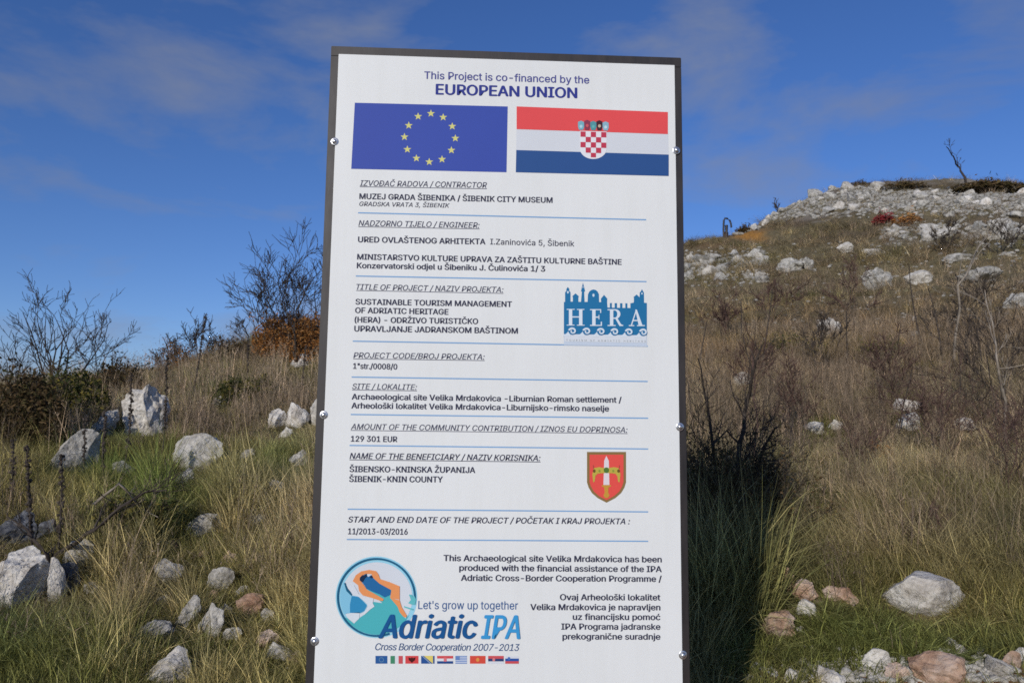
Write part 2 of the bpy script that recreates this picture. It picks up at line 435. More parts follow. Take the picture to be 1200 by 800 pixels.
def outline_fill(me, V, dx, dz):
    """fills the outline of the letters contour by contour; heavier strokes are the outline laid over itself a hair apart"""
    E = set(tuple(sorted(e.vertices)) for e in me.edges); n = len(V)
    loops = []; st = 0
    for i in range(n):
        if i == n-1 or (i, i+1) not in E:
            if i-st >= 2: loops.append(list(range(st, i+1)))
            st = i+1
    def area(L): return 0.5*sum(V[L[k]][0]*V[L[(k+1) % len(L)]][1]-V[L[(k+1) % len(L)]][0]*V[L[k]][1] for k in range(len(L)))
    ar = [area(L) for L in loops]
    sg = 1 if ar[int(np.argmax(np.abs(ar)))] > 0 else -1
    outer = [i for i, a_ in enumerate(ar) if a_*sg > 0]; holes = {i: [] for i in outer}
    def inside(p, L):
        c = False
        for k in range(len(L)):
            x1, y1 = V[L[k]][:2]; x2, y2 = V[L[k-1]][:2]
            if (y1 > p[1]) != (y2 > p[1]) and p[0] < (x2-x1)*(p[1]-y1)/(y2-y1)+x1: c = not c
        return c
    for i, a_ in enumerate(ar):
        if a_*sg < 0:
            best = [j for j in outer if abs(ar[j]) > abs(a_) and inside(V[loops[i][0]], loops[j])]
            if best: holes[min(best, key=lambda j: abs(ar[j]))].append(i)
    tv = []; tf = []
    for q, j in enumerate(outer):
        ls = [loops[j]]+[loops[h] for h in holes[j]]
        idx = [i for L in ls for i in L]
        for t in tessellate_polygon([[Vector((float(V[i][0]), float(V[i][1]), 0)) for i in L] for L in ls]):
            base = len(tv); x = [(V[idx[k]][0], V[idx[k]][1], (q % 3)*.34+(base//3 % 7)*.045) for k in t]
            a_ = (x[1][0]-x[0][0])*(x[2][1]-x[0][1])-(x[2][0]-x[0][0])*(x[1][1]-x[0][1])
            tv += x; tf.append((base, base+1, base+2) if a_ > 0 else (base, base+2, base+1))
    tv = np.array(tv); m = len(tv); VV = []; FF = []
    shifts = [(0, 0), (dx, 0), (-dx, 0), (0, dz), (0, -dz)] if dx > 0 else [(0, 0)]
    for k, (a_, b_) in enumerate(shifts):
        VV.append(tv+np.array([a_, b_, k*1.05])); FF += [tuple(i+k*m for i in f) for f in tf]
    VV = np.vstack(VV); m2 = bpy.data.meshes.new('lettering'); m2.from_pydata(VV.tolist(), [], FF)
    bpy.data.meshes.remove(me)
    return m2, VV
def lettering(s, u0_, v0_, u1_, v1_, cap, col=DARK, italic=False, off=.022, under=False, layer=1, space=1.0, label=None, shear=.21):
    me, V = text_mesh(s, shear if italic else 0, 0, space)
    me, V = outline_fill(me, V, off*1.3, off*.6)
    xa, za = P2S(u0_, v0_); xb, zb = P2S(u1_, v1_); xc, zc = P2S(u0_, v0_-cap)
    Wd = math.hypot(xb-xa, zb-za); ang = math.atan2(zb-za, xb-xa); H = zc-za
    mn, mxx = V[:, 0].min(), V[:, 0].max()
    sx = Wd/(mxx-mn); sy = H/CAPH
    X = (V[:, 0]-mn)*sx; Z = V[:, 1]*sy
    Q = np.stack([xa+X*math.cos(ang)-Z*math.sin(ang), YF-.00035*layer-V[:, 2]*.0001, za+X*math.sin(ang)+Z*math.cos(ang)], 1).astype(np.float32)
    me.vertices.foreach_set('co', Q.ravel()); me.materials.clear(); me.materials.append(ink(col))
    me.update()
    o = link('lettering', me, None, board); o.location = (0, 0, -BZ)
    if under:
        bm = bmesh.new(); bm.from_mesh(me)
        vs = []
        for (xx, zz) in ((0, -.24*H), (Wd, -.24*H), (Wd, -.12*H), (0, -.12*H)):
            vs.append(bm.verts.new((xa+xx*math.cos(ang)-zz*math.sin(ang), YF-.0003*layer, za+xx*math.sin(ang)+zz*math.cos(ang))))
        bm.faces.new(vs); bm.to_mesh(me); bm.free()
    if label: o['label'] = label
    return o
BLU = (68, 76, 140)
lettering('This Project is co-financed by the', 497, 92.6, 690.6, 98.2, 8.6, (84, 88, 150), label='small violet blue heading line reading This Project is co-financed by the', off=.012)
lettering('EUROPEAN UNION', 510.4, 110.8, 676.6, 115.2, 12, (52, 62, 140), label='large blue heading reading EUROPEAN UNION')
T = lettering; I = dict(italic=True, under=True, col=(84, 86, 104), off=.010)
T('IZVOĐAČ RADOVA / CONTRACTOR', 421.6, 217.8, 570.6, 220.2, 6.4, **I)
T('MUZEJ GRADA ŠIBENIKA / ŠIBENIK CITY MUSEUM', 421, 233.2, 647.6, 237.8, 6.4)
T('GRADSKA VRATA 3, ŠIBENIK', 421, 241.4, 527, 243.4, 5.0, italic=True, off=.008)
T('NADZORNO TIJELO / ENGINEER:', 420, 264.6, 562, 267.2, 6.4, **I)
T('URED OVLAŠTENOG ARHITEKTA', 419.4, 283.8, 569, 286.4, 6.5)
T('I.Zaninovića 5, Šibenik', 574.4, 286.4, 673, 288.8, 6.5, off=.008)
T('MINISTARSTVO KULTURE UPRAVA ZA ZAŠTITU KULTURNE BAŠTINE', 418.4, 304, 728.6, 310.2, 6.4)
T('Konzervatorski odjel u Šibeniku J. Čulinovića 1/ 3', 418, 314.2, 639, 318.2, 6.4)
T('TITLE OF PROJECT / NAZIV PROJEKTA:', 417.4, 339.2, 590, 342.6, 6.4, **I)
T('SUSTAINABLE TOURISM MANAGEMENT', 416.4, 356.6, 600, 359.6, 6.4)
T('OF ADRIATIC HERITAGE', 416, 366.6, 525.6, 368.6, 6.4)
T('(HERA) - ODRŽIVO TURISTIČKO', 415.4, 377.6, 560.4, 379.6, 6.4)
T('UPRAVLJANJE JADRANSKOM BAŠTINOM', 415, 388.2, 607, 390.8, 6.6)
T('PROJECT CODE/BROJ PROJEKTA:', 414, 419.2, 568, 421.2, 6.4, **I)
T('1"str./0008/0', 413.6, 431.8, 465.6, 432.8, 6.4)
T('SITE / LOKALITE:', 412.6, 455.6, 488.6, 456.6, 6.4, **I)
T('Archaeological site Velika Mrdakovica -Liburnian Roman settlement /', 412, 467.8, 728.6, 471.6, 6.6)
T('Arheološki lokalitet Velika Mrdakovica-Liburnijsko-rimsko naselje', 411.6, 478.2, 713.8, 481.8, 6.6)
T('AMOUNT OF THE COMMUNITY CONTRIBUTION / IZNOS EU DOPRINOSA:', 411, 502.8, 735.4, 506.6, 6.5, **I)
T('129 301 EUR', 411, 517, 465.6, 517.6, 6.5)
T('NAME OF THE BENEFICIARY / NAZIV KORISNIKA:', 409.6, 537.2, 633.4, 539.8, 6.8, **dict(I, col=DARK, off=.014))
T('ŠIBENSKO-KNINSKA ŽUPANIJA', 409.4, 552.6, 557, 553.8, 6.8)
T('ŠIBENIK-KNIN COUNTY', 409, 564.2, 519, 564.8, 6.8)
T('START AND END DATE OF THE PROJECT / POČETAK I KRAJ PROJEKTA :', 407.7, 611.6, 738.4, 613.8, 6.8, italic=True, off=.016)
T('11/2013-03/2016', 407.7, 625.4, 477.8, 626, 6.8)
T('This Archaeological site Velika Mrdakovica has been', 519.5, 656.8, 775.6, 658.4, 7.0)
T('produced with the financial assistance of the IPA', 538, 668.2, 775.6, 669.8, 7.0)
T('Adriatic Cross-Border Cooperation Programme /', 540, 680, 775.6, 681.2, 7.0)
T('Ovaj Arheološki lokalitet', 656, 702.6, 774, 702.9, 7.0)
T('Velika Mrdakovica je napravljen', 621.3, 714.2, 774, 714.5, 7.0)
T('uz financijsku pomoć', 671, 725.6, 774, 725.9, 7.0)
T('IPA Programa jadranske', 657.5, 737, 774, 737.2, 7.0)
T('prekogranične suradnje', 659, 748.6, 774, 748.8, 7.0)
T("Let's grow up together", 490, 713, 607, 713.6, 9.6, (62, 98, 148), off=.006)
T('Adriatic', 443.2, 746.6, 559.5, 746.8, 27, (28, 86, 142), italic=True, off=.018, shear=.2, layer=9, label='large dark blue slanted word Adriatic')
T('IPA', 563.4, 747.2, 609.6, 747.4, 27, (62, 152, 208), italic=True, off=.016, shear=.2, layer=9, label='large light blue slanted word IPA')
T('Cross Border Cooperation 2007-2013', 439.6, 761.1, 608.8, 762, 8.0, (48, 82, 128), italic=True, off=.006, space=.93)
RUL = (128, 168, 208)
for (a, b, c, d) in ((419.6, 249.4, 757.2, 257.6), (417, 323.4, 757.6, 330), (413.4, 399.6, 759, 405.6), (412, 441.6, 759, 446.8), (411, 485.4, 759.6, 489.8), (409.6, 521.6, 759.6, 525.8), (407.4, 596.2, 759.6, 599.4), (406.4, 631.6, 759.6, 633.8)):
    print_mesh('ruled_line', [[(a, b-.75), (c, d-.75), (c, d+.75), (a, b+.75)]], 1, ink(RUL))
# EU flag
def pempty(name, label):
    o = bpy.data.objects.new(name, None); COL.objects.link(o); o.parent = board; o.location = (0, 0, -BZ); o['label'] = label
    return o
def flag(name, label, base, bcol, layer=1, subs=()):
    o = print_mesh(name, [base], layer, ink(bcol), label)
    for (nm, polys, lay, col) in subs:
        print_mesh(nm, polys, lay, ink(col), parent=o)
    return o
stars = []
for (x, y) in ((625, 415), (697, 437), (750, 490), (768, 560), (745, 630), (690, 683), (615, 698), (540, 677), (487, 625), (470, 552), (495, 485), (550, 432)):
    cx_, cy_ = 380+x/5, 50+y/5+.3
    stars.append([(cx_+(4.9 if k % 2 == 0 else 2.0)*math.sin(rad(36*k)), cy_-(4.7 if k % 2 == 0 else 1.9)*math.cos(rad(36*k))) for k in range(10)])
eu = flag('flag_print', 'blue European flag print with a ring of twelve yellow stars', [(415.8, 120.6), (595, 125), (593.6, 202), (411.6, 198)], (62, 82, 166))
for s_ in stars: print_mesh('star', [s_], 2, ink((212, 208, 128)), parent=eu)
# Croatian flag
hr = flag('flag_print', 'Croatian flag print with red, white and blue bands and a chequered shield', [(605.2, 150), (783, 156), (783.5, 184), (604.8, 178)], (211, 215, 220), 1,
  [('red_band', [[(605.4, 125), (782.6, 131.6), (782.6, 157.4), (605.4, 151.6)]], 2, (226, 82, 84)),
   ('blue_band', [[(605, 176), (783.6, 181.4), (783.6, 206.4), (604.4, 202)]], 2, (48, 84, 140))])
def shield_pts(x0, x1, yt, yb, sl=.03, ystraight=.62, n=10, point=.0):
    cxm = (x0+x1)/2; pts = [(x0, yt), (x1, yt+sl*(x1-x0))]
    ys = yt+(yb-yt)*ystraight
    for k in range(n+1):
        a = rad(90*k/n); pts.append((cxm+(x1-cxm)*math.cos(a), ys+(yb-ys)*math.sin(a)*(1-point*math.cos(a))))
    for k in range(n-1, -1, -1):
        a = rad(90*k/n); pts.append((cxm-(x1-cxm)*math.cos(a), ys+(yb-ys)*math.sin(a)*(1-point*math.cos(a))))
    return pts
print_mesh('shield', [shield_pts(679.4, 711, 153.6, 186.6)], 3, ink((226, 226, 230)), parent=hr)
chk = []
sx0, sy0, cw, ch = 680.2, 154.4, 6.05, 6.15
for r_ in range(5):
    for c_ in range(5):
        if (r_+c_) % 2 == 0:
            x0_ = sx0+c_*cw; y0_ = sy0+r_*ch+.03*c_*cw
            if r_ == 4 and c_ != 2:
                if c_ in (0, 4): continue
            h_ = ch*(.85 if r_ == 4 else 1)
            chk.append(quad(x0_, y0_, x0_+cw, y0_+h_, .03))
chk = [c for c in chk if not (c[0][1] > 178 and abs(c[0][0]-692.3) > 3)]
for c in chk: print_mesh('chequer', [c], 4, ink((190, 62, 84)), parent=hr)
for k, c in enumerate(((120, 176, 190), (140, 60, 84), (84, 150, 158), (72, 40, 50), (140, 180, 196))):
    x0_ = 677.2+k*7.2; yo = (1.2, 0, 1, 0, 1.2)[k]+.03*k*7
    print_mesh('crown_shield', [[(x0_, 142.0+yo), (x0_+3.6, 140.6+yo), (x0_+7.1, 142.2+yo), (x0_+7.3, 148+yo), (x0_+5.9, 152.6+.03*k*7), (x0_+1.2, 152.4+.03*k*7), (x0_+.1, 148+yo)]], 4, ink(c), parent=hr)
    print_mesh('charge', [ell(x0_+3.6, 147.4+yo, 1.8, 2.0, 8)], 5, ink(((176, 214, 222), (206, 90, 96), (104, 178, 176), (196, 176, 150), (196, 220, 228))[k]), parent=hr)

# HERA emblem: skyline over waves (traced in an 8.571x enlargement of the photo)
Z8 = lambda x, y: (640+x/8.571, 320+y/8.571)
hb = [Z8(*p) for p in ((178, 290), (190, 288), (190, 192), (203, 180), (203, 160), (218, 138), (233, 160), (233, 180), (245, 192), (245, 286), (268, 286), (268, 238), (260, 234), (295, 203), (330, 234), (324, 240), (324, 288), (350, 288), (358, 190), (350, 180), (357, 150), (370, 96), (384, 150), (391, 180), (382, 190), (386, 289), (416, 289), (420, 212), (436, 182), (458, 168), (478, 164), (498, 170), (516, 184), (530, 212), (532, 290), (552, 291), (550, 256), (582, 218), (614, 256), (612, 292), (616, 345), (640, 346), (640, 300), (660, 300), (660, 347), (688, 347), (688, 301), (712, 301), (712, 348), (742, 348), (742, 302), (766, 302), (766, 349), (795, 349), (795, 302), (816, 303), (816, 349), (846, 350), (846, 303), (880, 296), (882, 248), (876, 242), (908, 214), (938, 242), (940, 195), (950, 185), (962, 160), (975, 185), (982, 195), (984, 297), (1012, 300), (1012, 625), (178, 612))]
hera = print_mesh('heritage_emblem', [hb], 1, ink((38, 114, 162)), 'blue printed skyline emblem with white letters HERA above curling waves')
wl = []
wl.append([Z8(*p) for p in ((178, 612), (1012, 625), (1012, 738), (178, 722))])
print_mesh('emblem_base', wl, 2, ink((196, 208, 222)), parent=hera)
print_mesh('emblem_base', [[Z8(*p) for p in ((184, 612), (1006, 625), (1006, 700), (184, 686))]], 3, ink((214, 220, 226)), parent=hera)
def rects(L_): return [[Z8(a, b+dy), Z8(c, b+dy), Z8(c, d+dy), Z8(a, d+dy)] for a, b, c, d, dy in L_]
Hh = rects([(228, 366, 262, 522, 0), (206, 360, 286, 368, 0), (206, 518, 284, 526, 0), (330, 366, 364, 524, 1), (308, 360, 384, 368, 1), (308, 518, 386, 526, 1), (262, 434, 330, 446, 0)])
Eh = rects([(462, 366, 496, 522, 2), (440, 360, 552, 370, 2), (440, 518, 552, 528, 2), (542, 360, 552, 398, 2), (548, 486, 560, 528, 2), (496, 434, 532, 446, 2), (526, 418, 534, 462, 2)])
Rh = rects([(640, 366, 674, 524, 3), (616, 360, 700, 370, 3), (616, 518, 698, 528, 3)])+[[Z8(*p) for p in q] for q in (
    [(690, 450), (712, 446), (752, 514), (774, 522), (774, 531), (736, 531)],)]
for k in range(9):
    a = rad(-90+180*k/9); b = rad(-90+180*(k+1)/9)
    Rh.append([Z8(690+24*math.cos(a), 411+36*math.sin(a)), Z8(694+52*math.cos(a), 411+48*math.sin(a)), Z8(694+52*math.cos(b), 411+48*math.sin(b)), Z8(690+24*math.cos(b), 411+36*math.sin(b))])
Rh += rects([(672, 363, 694, 375, 0), (672, 447, 694, 459, 0)])
Ah = [[Z8(*p) for p in q] for q in ([(894, 366), (910, 366), (966, 522), (928, 522)], [(896, 380), (904, 392), (862, 522), (850, 522)], [(872, 470), (922, 470), (926, 482), (868, 482)])]+rects([(830, 520, 884, 530, 2), (912, 520, 990, 530, 2)])
for nm, ps in (('H', Hh), ('E', Eh), ('R', Rh), ('A', Ah)):
    print_mesh('serif_letter', ps, 3, ink((216, 226, 234)), 'white serif letter '+nm, parent=hera)
for k in range(6):
    x = 262+k*143.5-6*(k > 2); y = 582+k*2.4
    ps = []
    pp = []                                     # rising back of the wave
    for q in range(13):
        t_ = q/12; pp.append((x-92+t_*74, y+38-68*(t_**1.9)))
    for q in range(12):
        a, b = pp[q], pp[q+1]
        ps.append([Z8(*a), Z8(*b), Z8(b[0], y+52), Z8(a[0], y+52)])
    print_mesh('wave', ps, 4, ink((214, 224, 232)), parent=hera)
    print_mesh('wave_hollow', [[Z8(*q) for q in ell(x+2, y+2, 40, 36, 24)]], 5, ink((38, 114, 162)), parent=hera)
    sp = []
    NS = 26
    for q in range(NS):
        def pt(i, w_):
            a = rad(-165+i/NS*400); rr_ = 36-25*(i/NS)
            return (x+2+(rr_+w_)*math.cos(a), y+1+(rr_*.9+w_)*math.sin(a))
        wa_, wb_ = 10*(1-.5*q/NS), 10*(1-.5*(q+1)/NS)
        if q < 26: sp.append([Z8(*pt(q, -wa_)), Z8(*pt(q, wa_)), Z8(*pt(q+1, wb_)), Z8(*pt(q+1, -wb_))])
    print_mesh('wave_curl', sp, 6, ink((214, 224, 232)), parent=hera)
x_, y_ = Z8(200, 680); x2_, y2_ = Z8(1000, 692)
T('TOURISM OF ADRIATIC HERITAGE', x_, y_, x2_, y2_, 1.9, (170, 178, 180), off=.0, layer=5, space=1.5)
for (cx_, cy_, rx_) in ((218, 192, 9), (475, 222, 11), (962, 205, 7), (370, 142, 5)):
    print_mesh('emblem_window', [[Z8(*q) for q in ell(cx_, cy_, rx_, rx_*1.5, 10)]], 2, ink((206, 222, 232)), parent=hera)

# county arms
ZE = lambda x, y: (680+x/10.667, 520+y/10.667)
def arms(x0, x1, yt, yb):
    cxm = (x0+x1)/2
    return [ZE(*p) for p in ((x0, yt), (x1, yt), (x1, yt+(yb-yt)*.6), (x1-(x1-cxm)*.08, yt+(yb-yt)*.7), (x1-(x1-cxm)*.25, yt+(yb-yt)*.81), (x1-(x1-cxm)*.55, yt+(yb-yt)*.91), (cxm, yb), (x0+(cxm-x0)*.55, yt+(yb-yt)*.91), (x0+(cxm-x0)*.25, yt+(yb-yt)*.81), (x0+(cxm-x0)*.08, yt+(yb-yt)*.7), (x0, yt+(yb-yt)*.6))]
co = print_mesh('county_shield', [arms(84, 572, 98, 732)], 1, ink((138, 112, 70)), 'printed red shield with a gold rim, a sword and a yellow winged bar')
print_mesh('shield_field', [arms(116, 540, 132, 700)], 2, ink((226, 84, 76)), parent=co)
print_mesh('blade', [[ZE(*p) for p in ((325, 146), (356, 210), (364, 510), (288, 510), (298, 210))]], 3, ink((222, 212, 216)), parent=co)
print_mesh('hilt', [[ZE(*p) for p in ((270, 512), (382, 512), (384, 528), (352, 540), (348, 610), (366, 640), (345, 672), (306, 672), (288, 640), (304, 610), (298, 540), (268, 528))]], 4, ink((198, 150, 62)), parent=co)
for s_ in (-1, 1):
    print_mesh('wing', [[ZE(325+s_*(x-325), y) for x, y in ((340, 300), (420, 288), (478, 300), (490, 330), (500, 380), (490, 478), (472, 470), (462, 400), (440, 372), (400, 364), (340, 362))]], 4, ink((190, 172, 74)), parent=co)
    print_mesh('wing_tip', [[ZE(*q) for q in ell(325+s_*152, 336, 18, 22, 10)]], 5, ink((110, 84, 40)), parent=co)
    print_mesh('gem', [[ZE(*q) for q in ell(325+s_*86, 336, 14, 16, 10)]], 5, ink((140, 150, 62)), parent=co)
    print_mesh('hook', [[ZE(325+s_*(x-325), y) for x, y in ((478, 300), (486, 262), (492, 264), (488, 306))]], 5, ink((150, 80, 70)), parent=co)
print_mesh('boss', [[ZE(*q) for q in ell(325, 326, 34, 36, 16)]], 5, ink((84, 120, 56)), parent=co)

# round programme emblem
ZD = lambda x, y: (385+x/6.667, 640+y/6.667)
C0 = ZD(374, 395)
gl = print_mesh('round_emblem', [ell(C0[0], C0[1], 47.8, 47.8, 56)], 1, ink((150, 208, 228)), 'round printed sea emblem with teal water and an orange coast')
print_mesh('ring', ring_quads(C0[0], C0[1], 43.9, 46.2, 60, 70, 365), 6, ink((30, 96, 130)), parent=gl)
print_mesh('land', [ell(C0[0]+.6, C0[1]+.6, 41.6, 41.6, 56)], 2, ink((211, 216, 222)), parent=gl)
def arc_px(a0, a1, r_=43.8, n=14):
    return [(C0[0]+r_*math.cos(rad(a0+(a1-a0)*k/n)), C0[1]+r_*math.sin(rad(a0+(a1-a0)*k/n))) for k in range(n+1)]
print_mesh('sea', [[ZD(*p) for p in ((290, 250), (345, 240), (400, 280), (490, 330), (490, 390), (520, 440), (560, 500), (600, 560))]+arc_px(28, 148)+[ZD(*p) for p in ((150, 560), (200, 600), (235, 560), (280, 530), (330, 480), (352, 430), (420, 440), (350, 380), (290, 320))]], 3, ink((78, 178, 184)), parent=gl)
print_mesh('sea_gulf', [[ZD(*p) for p in ((250, 262), (268, 226), (292, 214), (310, 236), (332, 222), (352, 246), (400, 286), (484, 322), (492, 372), (440, 396), (400, 372), (348, 352), (300, 330), (280, 300))]], 4, ink((38, 104, 158)), parent=gl)
print_mesh('west_sea', [[ZD(*p) for p in ((126, 290), (150, 335), (185, 380), (240, 390), (306, 455), (285, 505), (250, 520), (150, 520))]+arc_px(152, 205, 42.4)], 4, ink((132, 194, 220)), parent=gl)
print_mesh('west_sea', [[ZD(*p) for p in ((182, 384), (238, 392), (300, 458), (280, 500), (246, 518), (168, 516), (168, 450))]], 5, ink((52, 140, 186)), parent=gl)
print_mesh('coast_line', [[ZD(*p) for p in ((122, 284), (134, 282), (150, 325), (188, 370), (180, 384), (140, 345))]], 5, ink((24, 92, 124)), parent=gl)
print_mesh('island', [[ZD(*p) for p in ((132, 528), (176, 516), (244, 512), (240, 560), (206, 592), (160, 562))]], 5, ink((214, 222, 228)), parent=gl)
print_mesh('boot_coast', [[ZD(*p) for p in ((140, 300), (200, 300), (240, 372), (300, 400), (352, 404), (346, 440), (360, 466), (326, 490), (282, 530), (268, 524), (306, 470), (300, 440), (232, 388), (190, 376))]], 6, ink((214, 220, 226)), parent=gl)
print_mesh('orange_coast', [[ZD(*p) for p in q] for q in (
  [(190, 268), (214, 222), (256, 192), (318, 180), (372, 190), (390, 214), (404, 252), (480, 276), (556, 308), (556, 420), (546, 410), (482, 400), (492, 338), (400, 288), (352, 246), (336, 212), (290, 210), (258, 230), (250, 262), (270, 296), (232, 300)],
  [(232, 300), (270, 290), (300, 334), (352, 362), (432, 408), (424, 424), (402, 420), (330, 396), (270, 380), (240, 346)],
  [(482, 398), (556, 418), (572, 470), (612, 536), (606, 552), (586, 546), (556, 510), (540, 466)])], 7, ink((230, 150, 94)), parent=gl)
print_mesh('dark_lagoon', [[ZD(*p) for p in ((244, 262), (246, 240), (266, 220), (280, 226), (298, 208), (300, 232), (284, 246), (268, 276), (256, 272))], [ZD(*p) for p in ((322, 240), (336, 220), (348, 236), (338, 246))]], 8, ink((26, 46, 74)), parent=gl)
print_mesh('east_shore', [[ZD(*p) for p in ((628, 372), (652, 374), (656, 392), (668, 380), (684, 410), (676, 452), (648, 450), (622, 440), (644, 414))], [ZD(*p) for p in ((590, 462), (662, 484), (660, 496), (592, 474))]], 7, ink((100, 186, 190)), parent=gl)
# row of nine small flags
FT, FB = 767.8, 777.0
def mini(label, x0, x1, base, subs, dy=0):
    return flag('flag_print', label, quad(x0, FT+dy, x1, FB+dy), base, 1, [(n, p, l, c) for n, p, l, c in subs])
def hband(x0, x1, a, b, dy=0): return [quad(x0, FT+(FB-FT)*a+dy, x1, FT+(FB-FT)*b+dy)]
def vband(x0, x1, a, b, dy=0): return [quad(x0+(x1-x0)*a, FT+dy, x0+(x1-x0)*b, FB+dy)]
mini('tiny blue European flag, first of the row', 440, 454, (46, 92, 152), [('star_ring', ring_quads(447, 772.4, 2.2, 3.0, 12), 2, (96, 136, 168))])
mini('tiny green, white and red striped flag', 457.6, 472, (216, 220, 222), [('green_band', vband(457.6, 472, 0, .36), 2, (70, 138, 104)), ('red_band', vband(457.6, 472, .66, 1), 2, (200, 84, 90))])
mini('tiny red flag with a black eagle', 475, 490.4, (212, 74, 76), [('eagle', [[(478.6, 769.6), (481.6, 770.4), (482.7, 769.4), (483.8, 770.4), (487, 769.6), (486.4, 772.8), (484.4, 774.4), (482.7, 776), (481, 774.4), (479, 772.8)]], 2, (74, 30, 30))])
mini('tiny blue flag with a yellow triangle', 493.5, 509.3, (44, 84, 146), [('yellow_triangle', [[(496.5, FT), (507.4, FT), (507.4, FB)]], 2, (222, 204, 110)), ('star_row', [[(494.2, FT), (495.4, FT), (505.6, FB), (504.2, FB)]], 3, (150, 170, 190))])
mini('tiny red, white and blue banded flag with a small shield', 512.2, 531, (220, 222, 226), [('red_band', hband(512.2, 531, 0, .34), 2, (208, 80, 84)), ('blue_band', hband(512.2, 531, .68, 1), 2, (40, 74, 134)), ('shield', [quad(520, FT+2, 523.4, FB-2.6)], 3, (222, 120, 124))])
mini('tiny pale blue and white striped flag', 533.6, 547.2, (206, 214, 228), [('blue_stripe', hband(533.6, 547.2, k*.222, k*.222+.11), 2, (104, 136, 190)) for k in range(5)]+[('canton', [quad(533.6, FT, 538.6, FT+5)], 3, (104, 136, 190))])
mini('tiny red flag with a gold crest', 550.7, 569, (212, 80, 66), [('crest', [ell(559.8, 772.4, 2, 2.4, 10)], 2, (222, 150, 76))])
mini('tiny red, blue and white banded flag', 572, 590.3, (214, 218, 224), [('red_band', hband(572, 590.3, 0, .36), 2, (204, 84, 90)), ('blue_band', hband(572, 590.3, .36, .70), 2, (48, 66, 112)), ('crest', [ell(578.6, 772.2, 1.6, 2.2, 10)], 3, (212, 130, 130))], .3)
mini('tiny white, blue and red banded flag, last of the row', 592, 608, (214, 218, 224), [('blue_band', hband(592, 608, .34, .68), 2, (44, 84, 160)), ('red_band', hband(592, 608, .68, 1), 2, (204, 80, 84)), ('crest', [ell(596.4, 771, 1.6, 2.0, 10)], 3, (70, 110, 180))], .5)

# ------------------------------------------------------------------ materials of stone, bark, grass
def stone_mat(name, c0, c1, c2, scale=3.0):
    m, N, L = new_mat(name)
    out = N('ShaderNodeOutputMaterial'); b = N('ShaderNodeBsdfPrincipled'); b.inputs['Roughness'].default_value = .9
    b.inputs['Specular IOR Level'].default_value = .2
    t = N('ShaderNodeTexCoord'); oi = N('ShaderNodeObjectInfo'); ge = N('ShaderNodeNewGeometry')
    ad = N('ShaderNodeVectorMath'); ad.operation = 'ADD'
    L(ge.outputs['Position'], ad.inputs[0]); L(oi.outputs['Location'], ad.inputs[1])
    n = N('ShaderNodeTexNoise'); n.inputs['Scale'].default_value = scale*2.2; n.inputs['Detail'].default_value = 10; n.inputs['Roughness'].default_value = .68
    n2 = N('ShaderNodeTexNoise'); n2.inputs['Scale'].default_value = scale*9; n2.inputs['Detail'].default_value = 8; n2.inputs['Roughness'].default_value = .75
    v = N('ShaderNodeTexVoronoi'); v.inputs['Scale'].default_value = scale*11
    for q in (n, n2, v): L(ad.outputs[0], q.inputs['Vector'])
    rp = N('ShaderNodeValToRGB'); e = rp.color_ramp.elements
    e[0].position = .33; e[0].color = (*c0, 1); e[1].position = .60; e[1].color = (*c2, 1)
    e2 = rp.color_ramp.elements.new(.47); e2.color = (*c1, 1)
    rq = N('ShaderNodeValToRGB'); rq.color_ramp.elements[0].position = .36; rq.color_ramp.elements[0].color = (.32, .32, .32, 1)
    rq.color_ramp.elements[1].position = .56; rq.color_ramp.elements[1].color = (1.05, 1.04, 1.02, 1)
    mx = N('ShaderNodeMix'); mx.data_type = 'RGBA'; mx.blend_type = 'MULTIPLY'; mx.inputs['Factor'].default_value = .5
    br = N('ShaderNodeMapRange'); br.inputs['To Min'].default_value = .8; br.inputs['To Max'].default_value = 1.12
    mb = N('ShaderNodeVectorMath'); mb.operation = 'SCALE'
    L(n.outputs['Fac'], rp.inputs['Fac']); L(n2.outputs['Fac'], rq.inputs['Fac'])
    L(rp.outputs['Color'], mx.inputs['A']); L(rq.outputs['Color'], mx.inputs['B'])
    L(oi.outputs['Random'], br.inputs['Value']); L(mx.outputs['Result'], mb.inputs[0]); L(br.outputs[0], mb.inputs['Scale'])
    L(mb.outputs[0], b.inputs['Base Color'])
    am = N('ShaderNodeMath'); am.operation = 'MULTIPLY_ADD'; am.inputs[1].default_value = .5
    L(v.outputs['Distance'], am.inputs[0]); L(n2.outputs['Fac'], am.inputs[2])
    bp = N('ShaderNodeBump'); bp.inputs['Strength'].default_value = .75; bp.inputs['Distance'].default_value = .03
    L(am.outputs[0], bp.inputs['Height']); L(bp.outputs[0], b.inputs['Normal']); L(b.outputs[0], out.inputs['Surface'])
    return m
M_LIME = stone_mat('grey_limestone', (.25, .225, .19), (.54, .505, .44), (.70, .665, .60))
M_GREY = stone_mat('weathered_grey_limestone', (.18, .17, .145), (.44, .42, .37), (.64, .615, .56))
M_WHITE = stone_mat('white_limestone', (.40, .35, .29), (.70, .65, .575), (.82, .785, .72))
M_PINK = stone_mat('reddish_limestone', (.34, .18, .11), (.60, .40, .28), (.74, .58, .47))
M_DARK = stone_mat('dark_shade_limestone', (.04, .042, .05), (.16, .165, .18), (.42, .42, .42))  # shade on the left rock pile is put into this dark stone colour

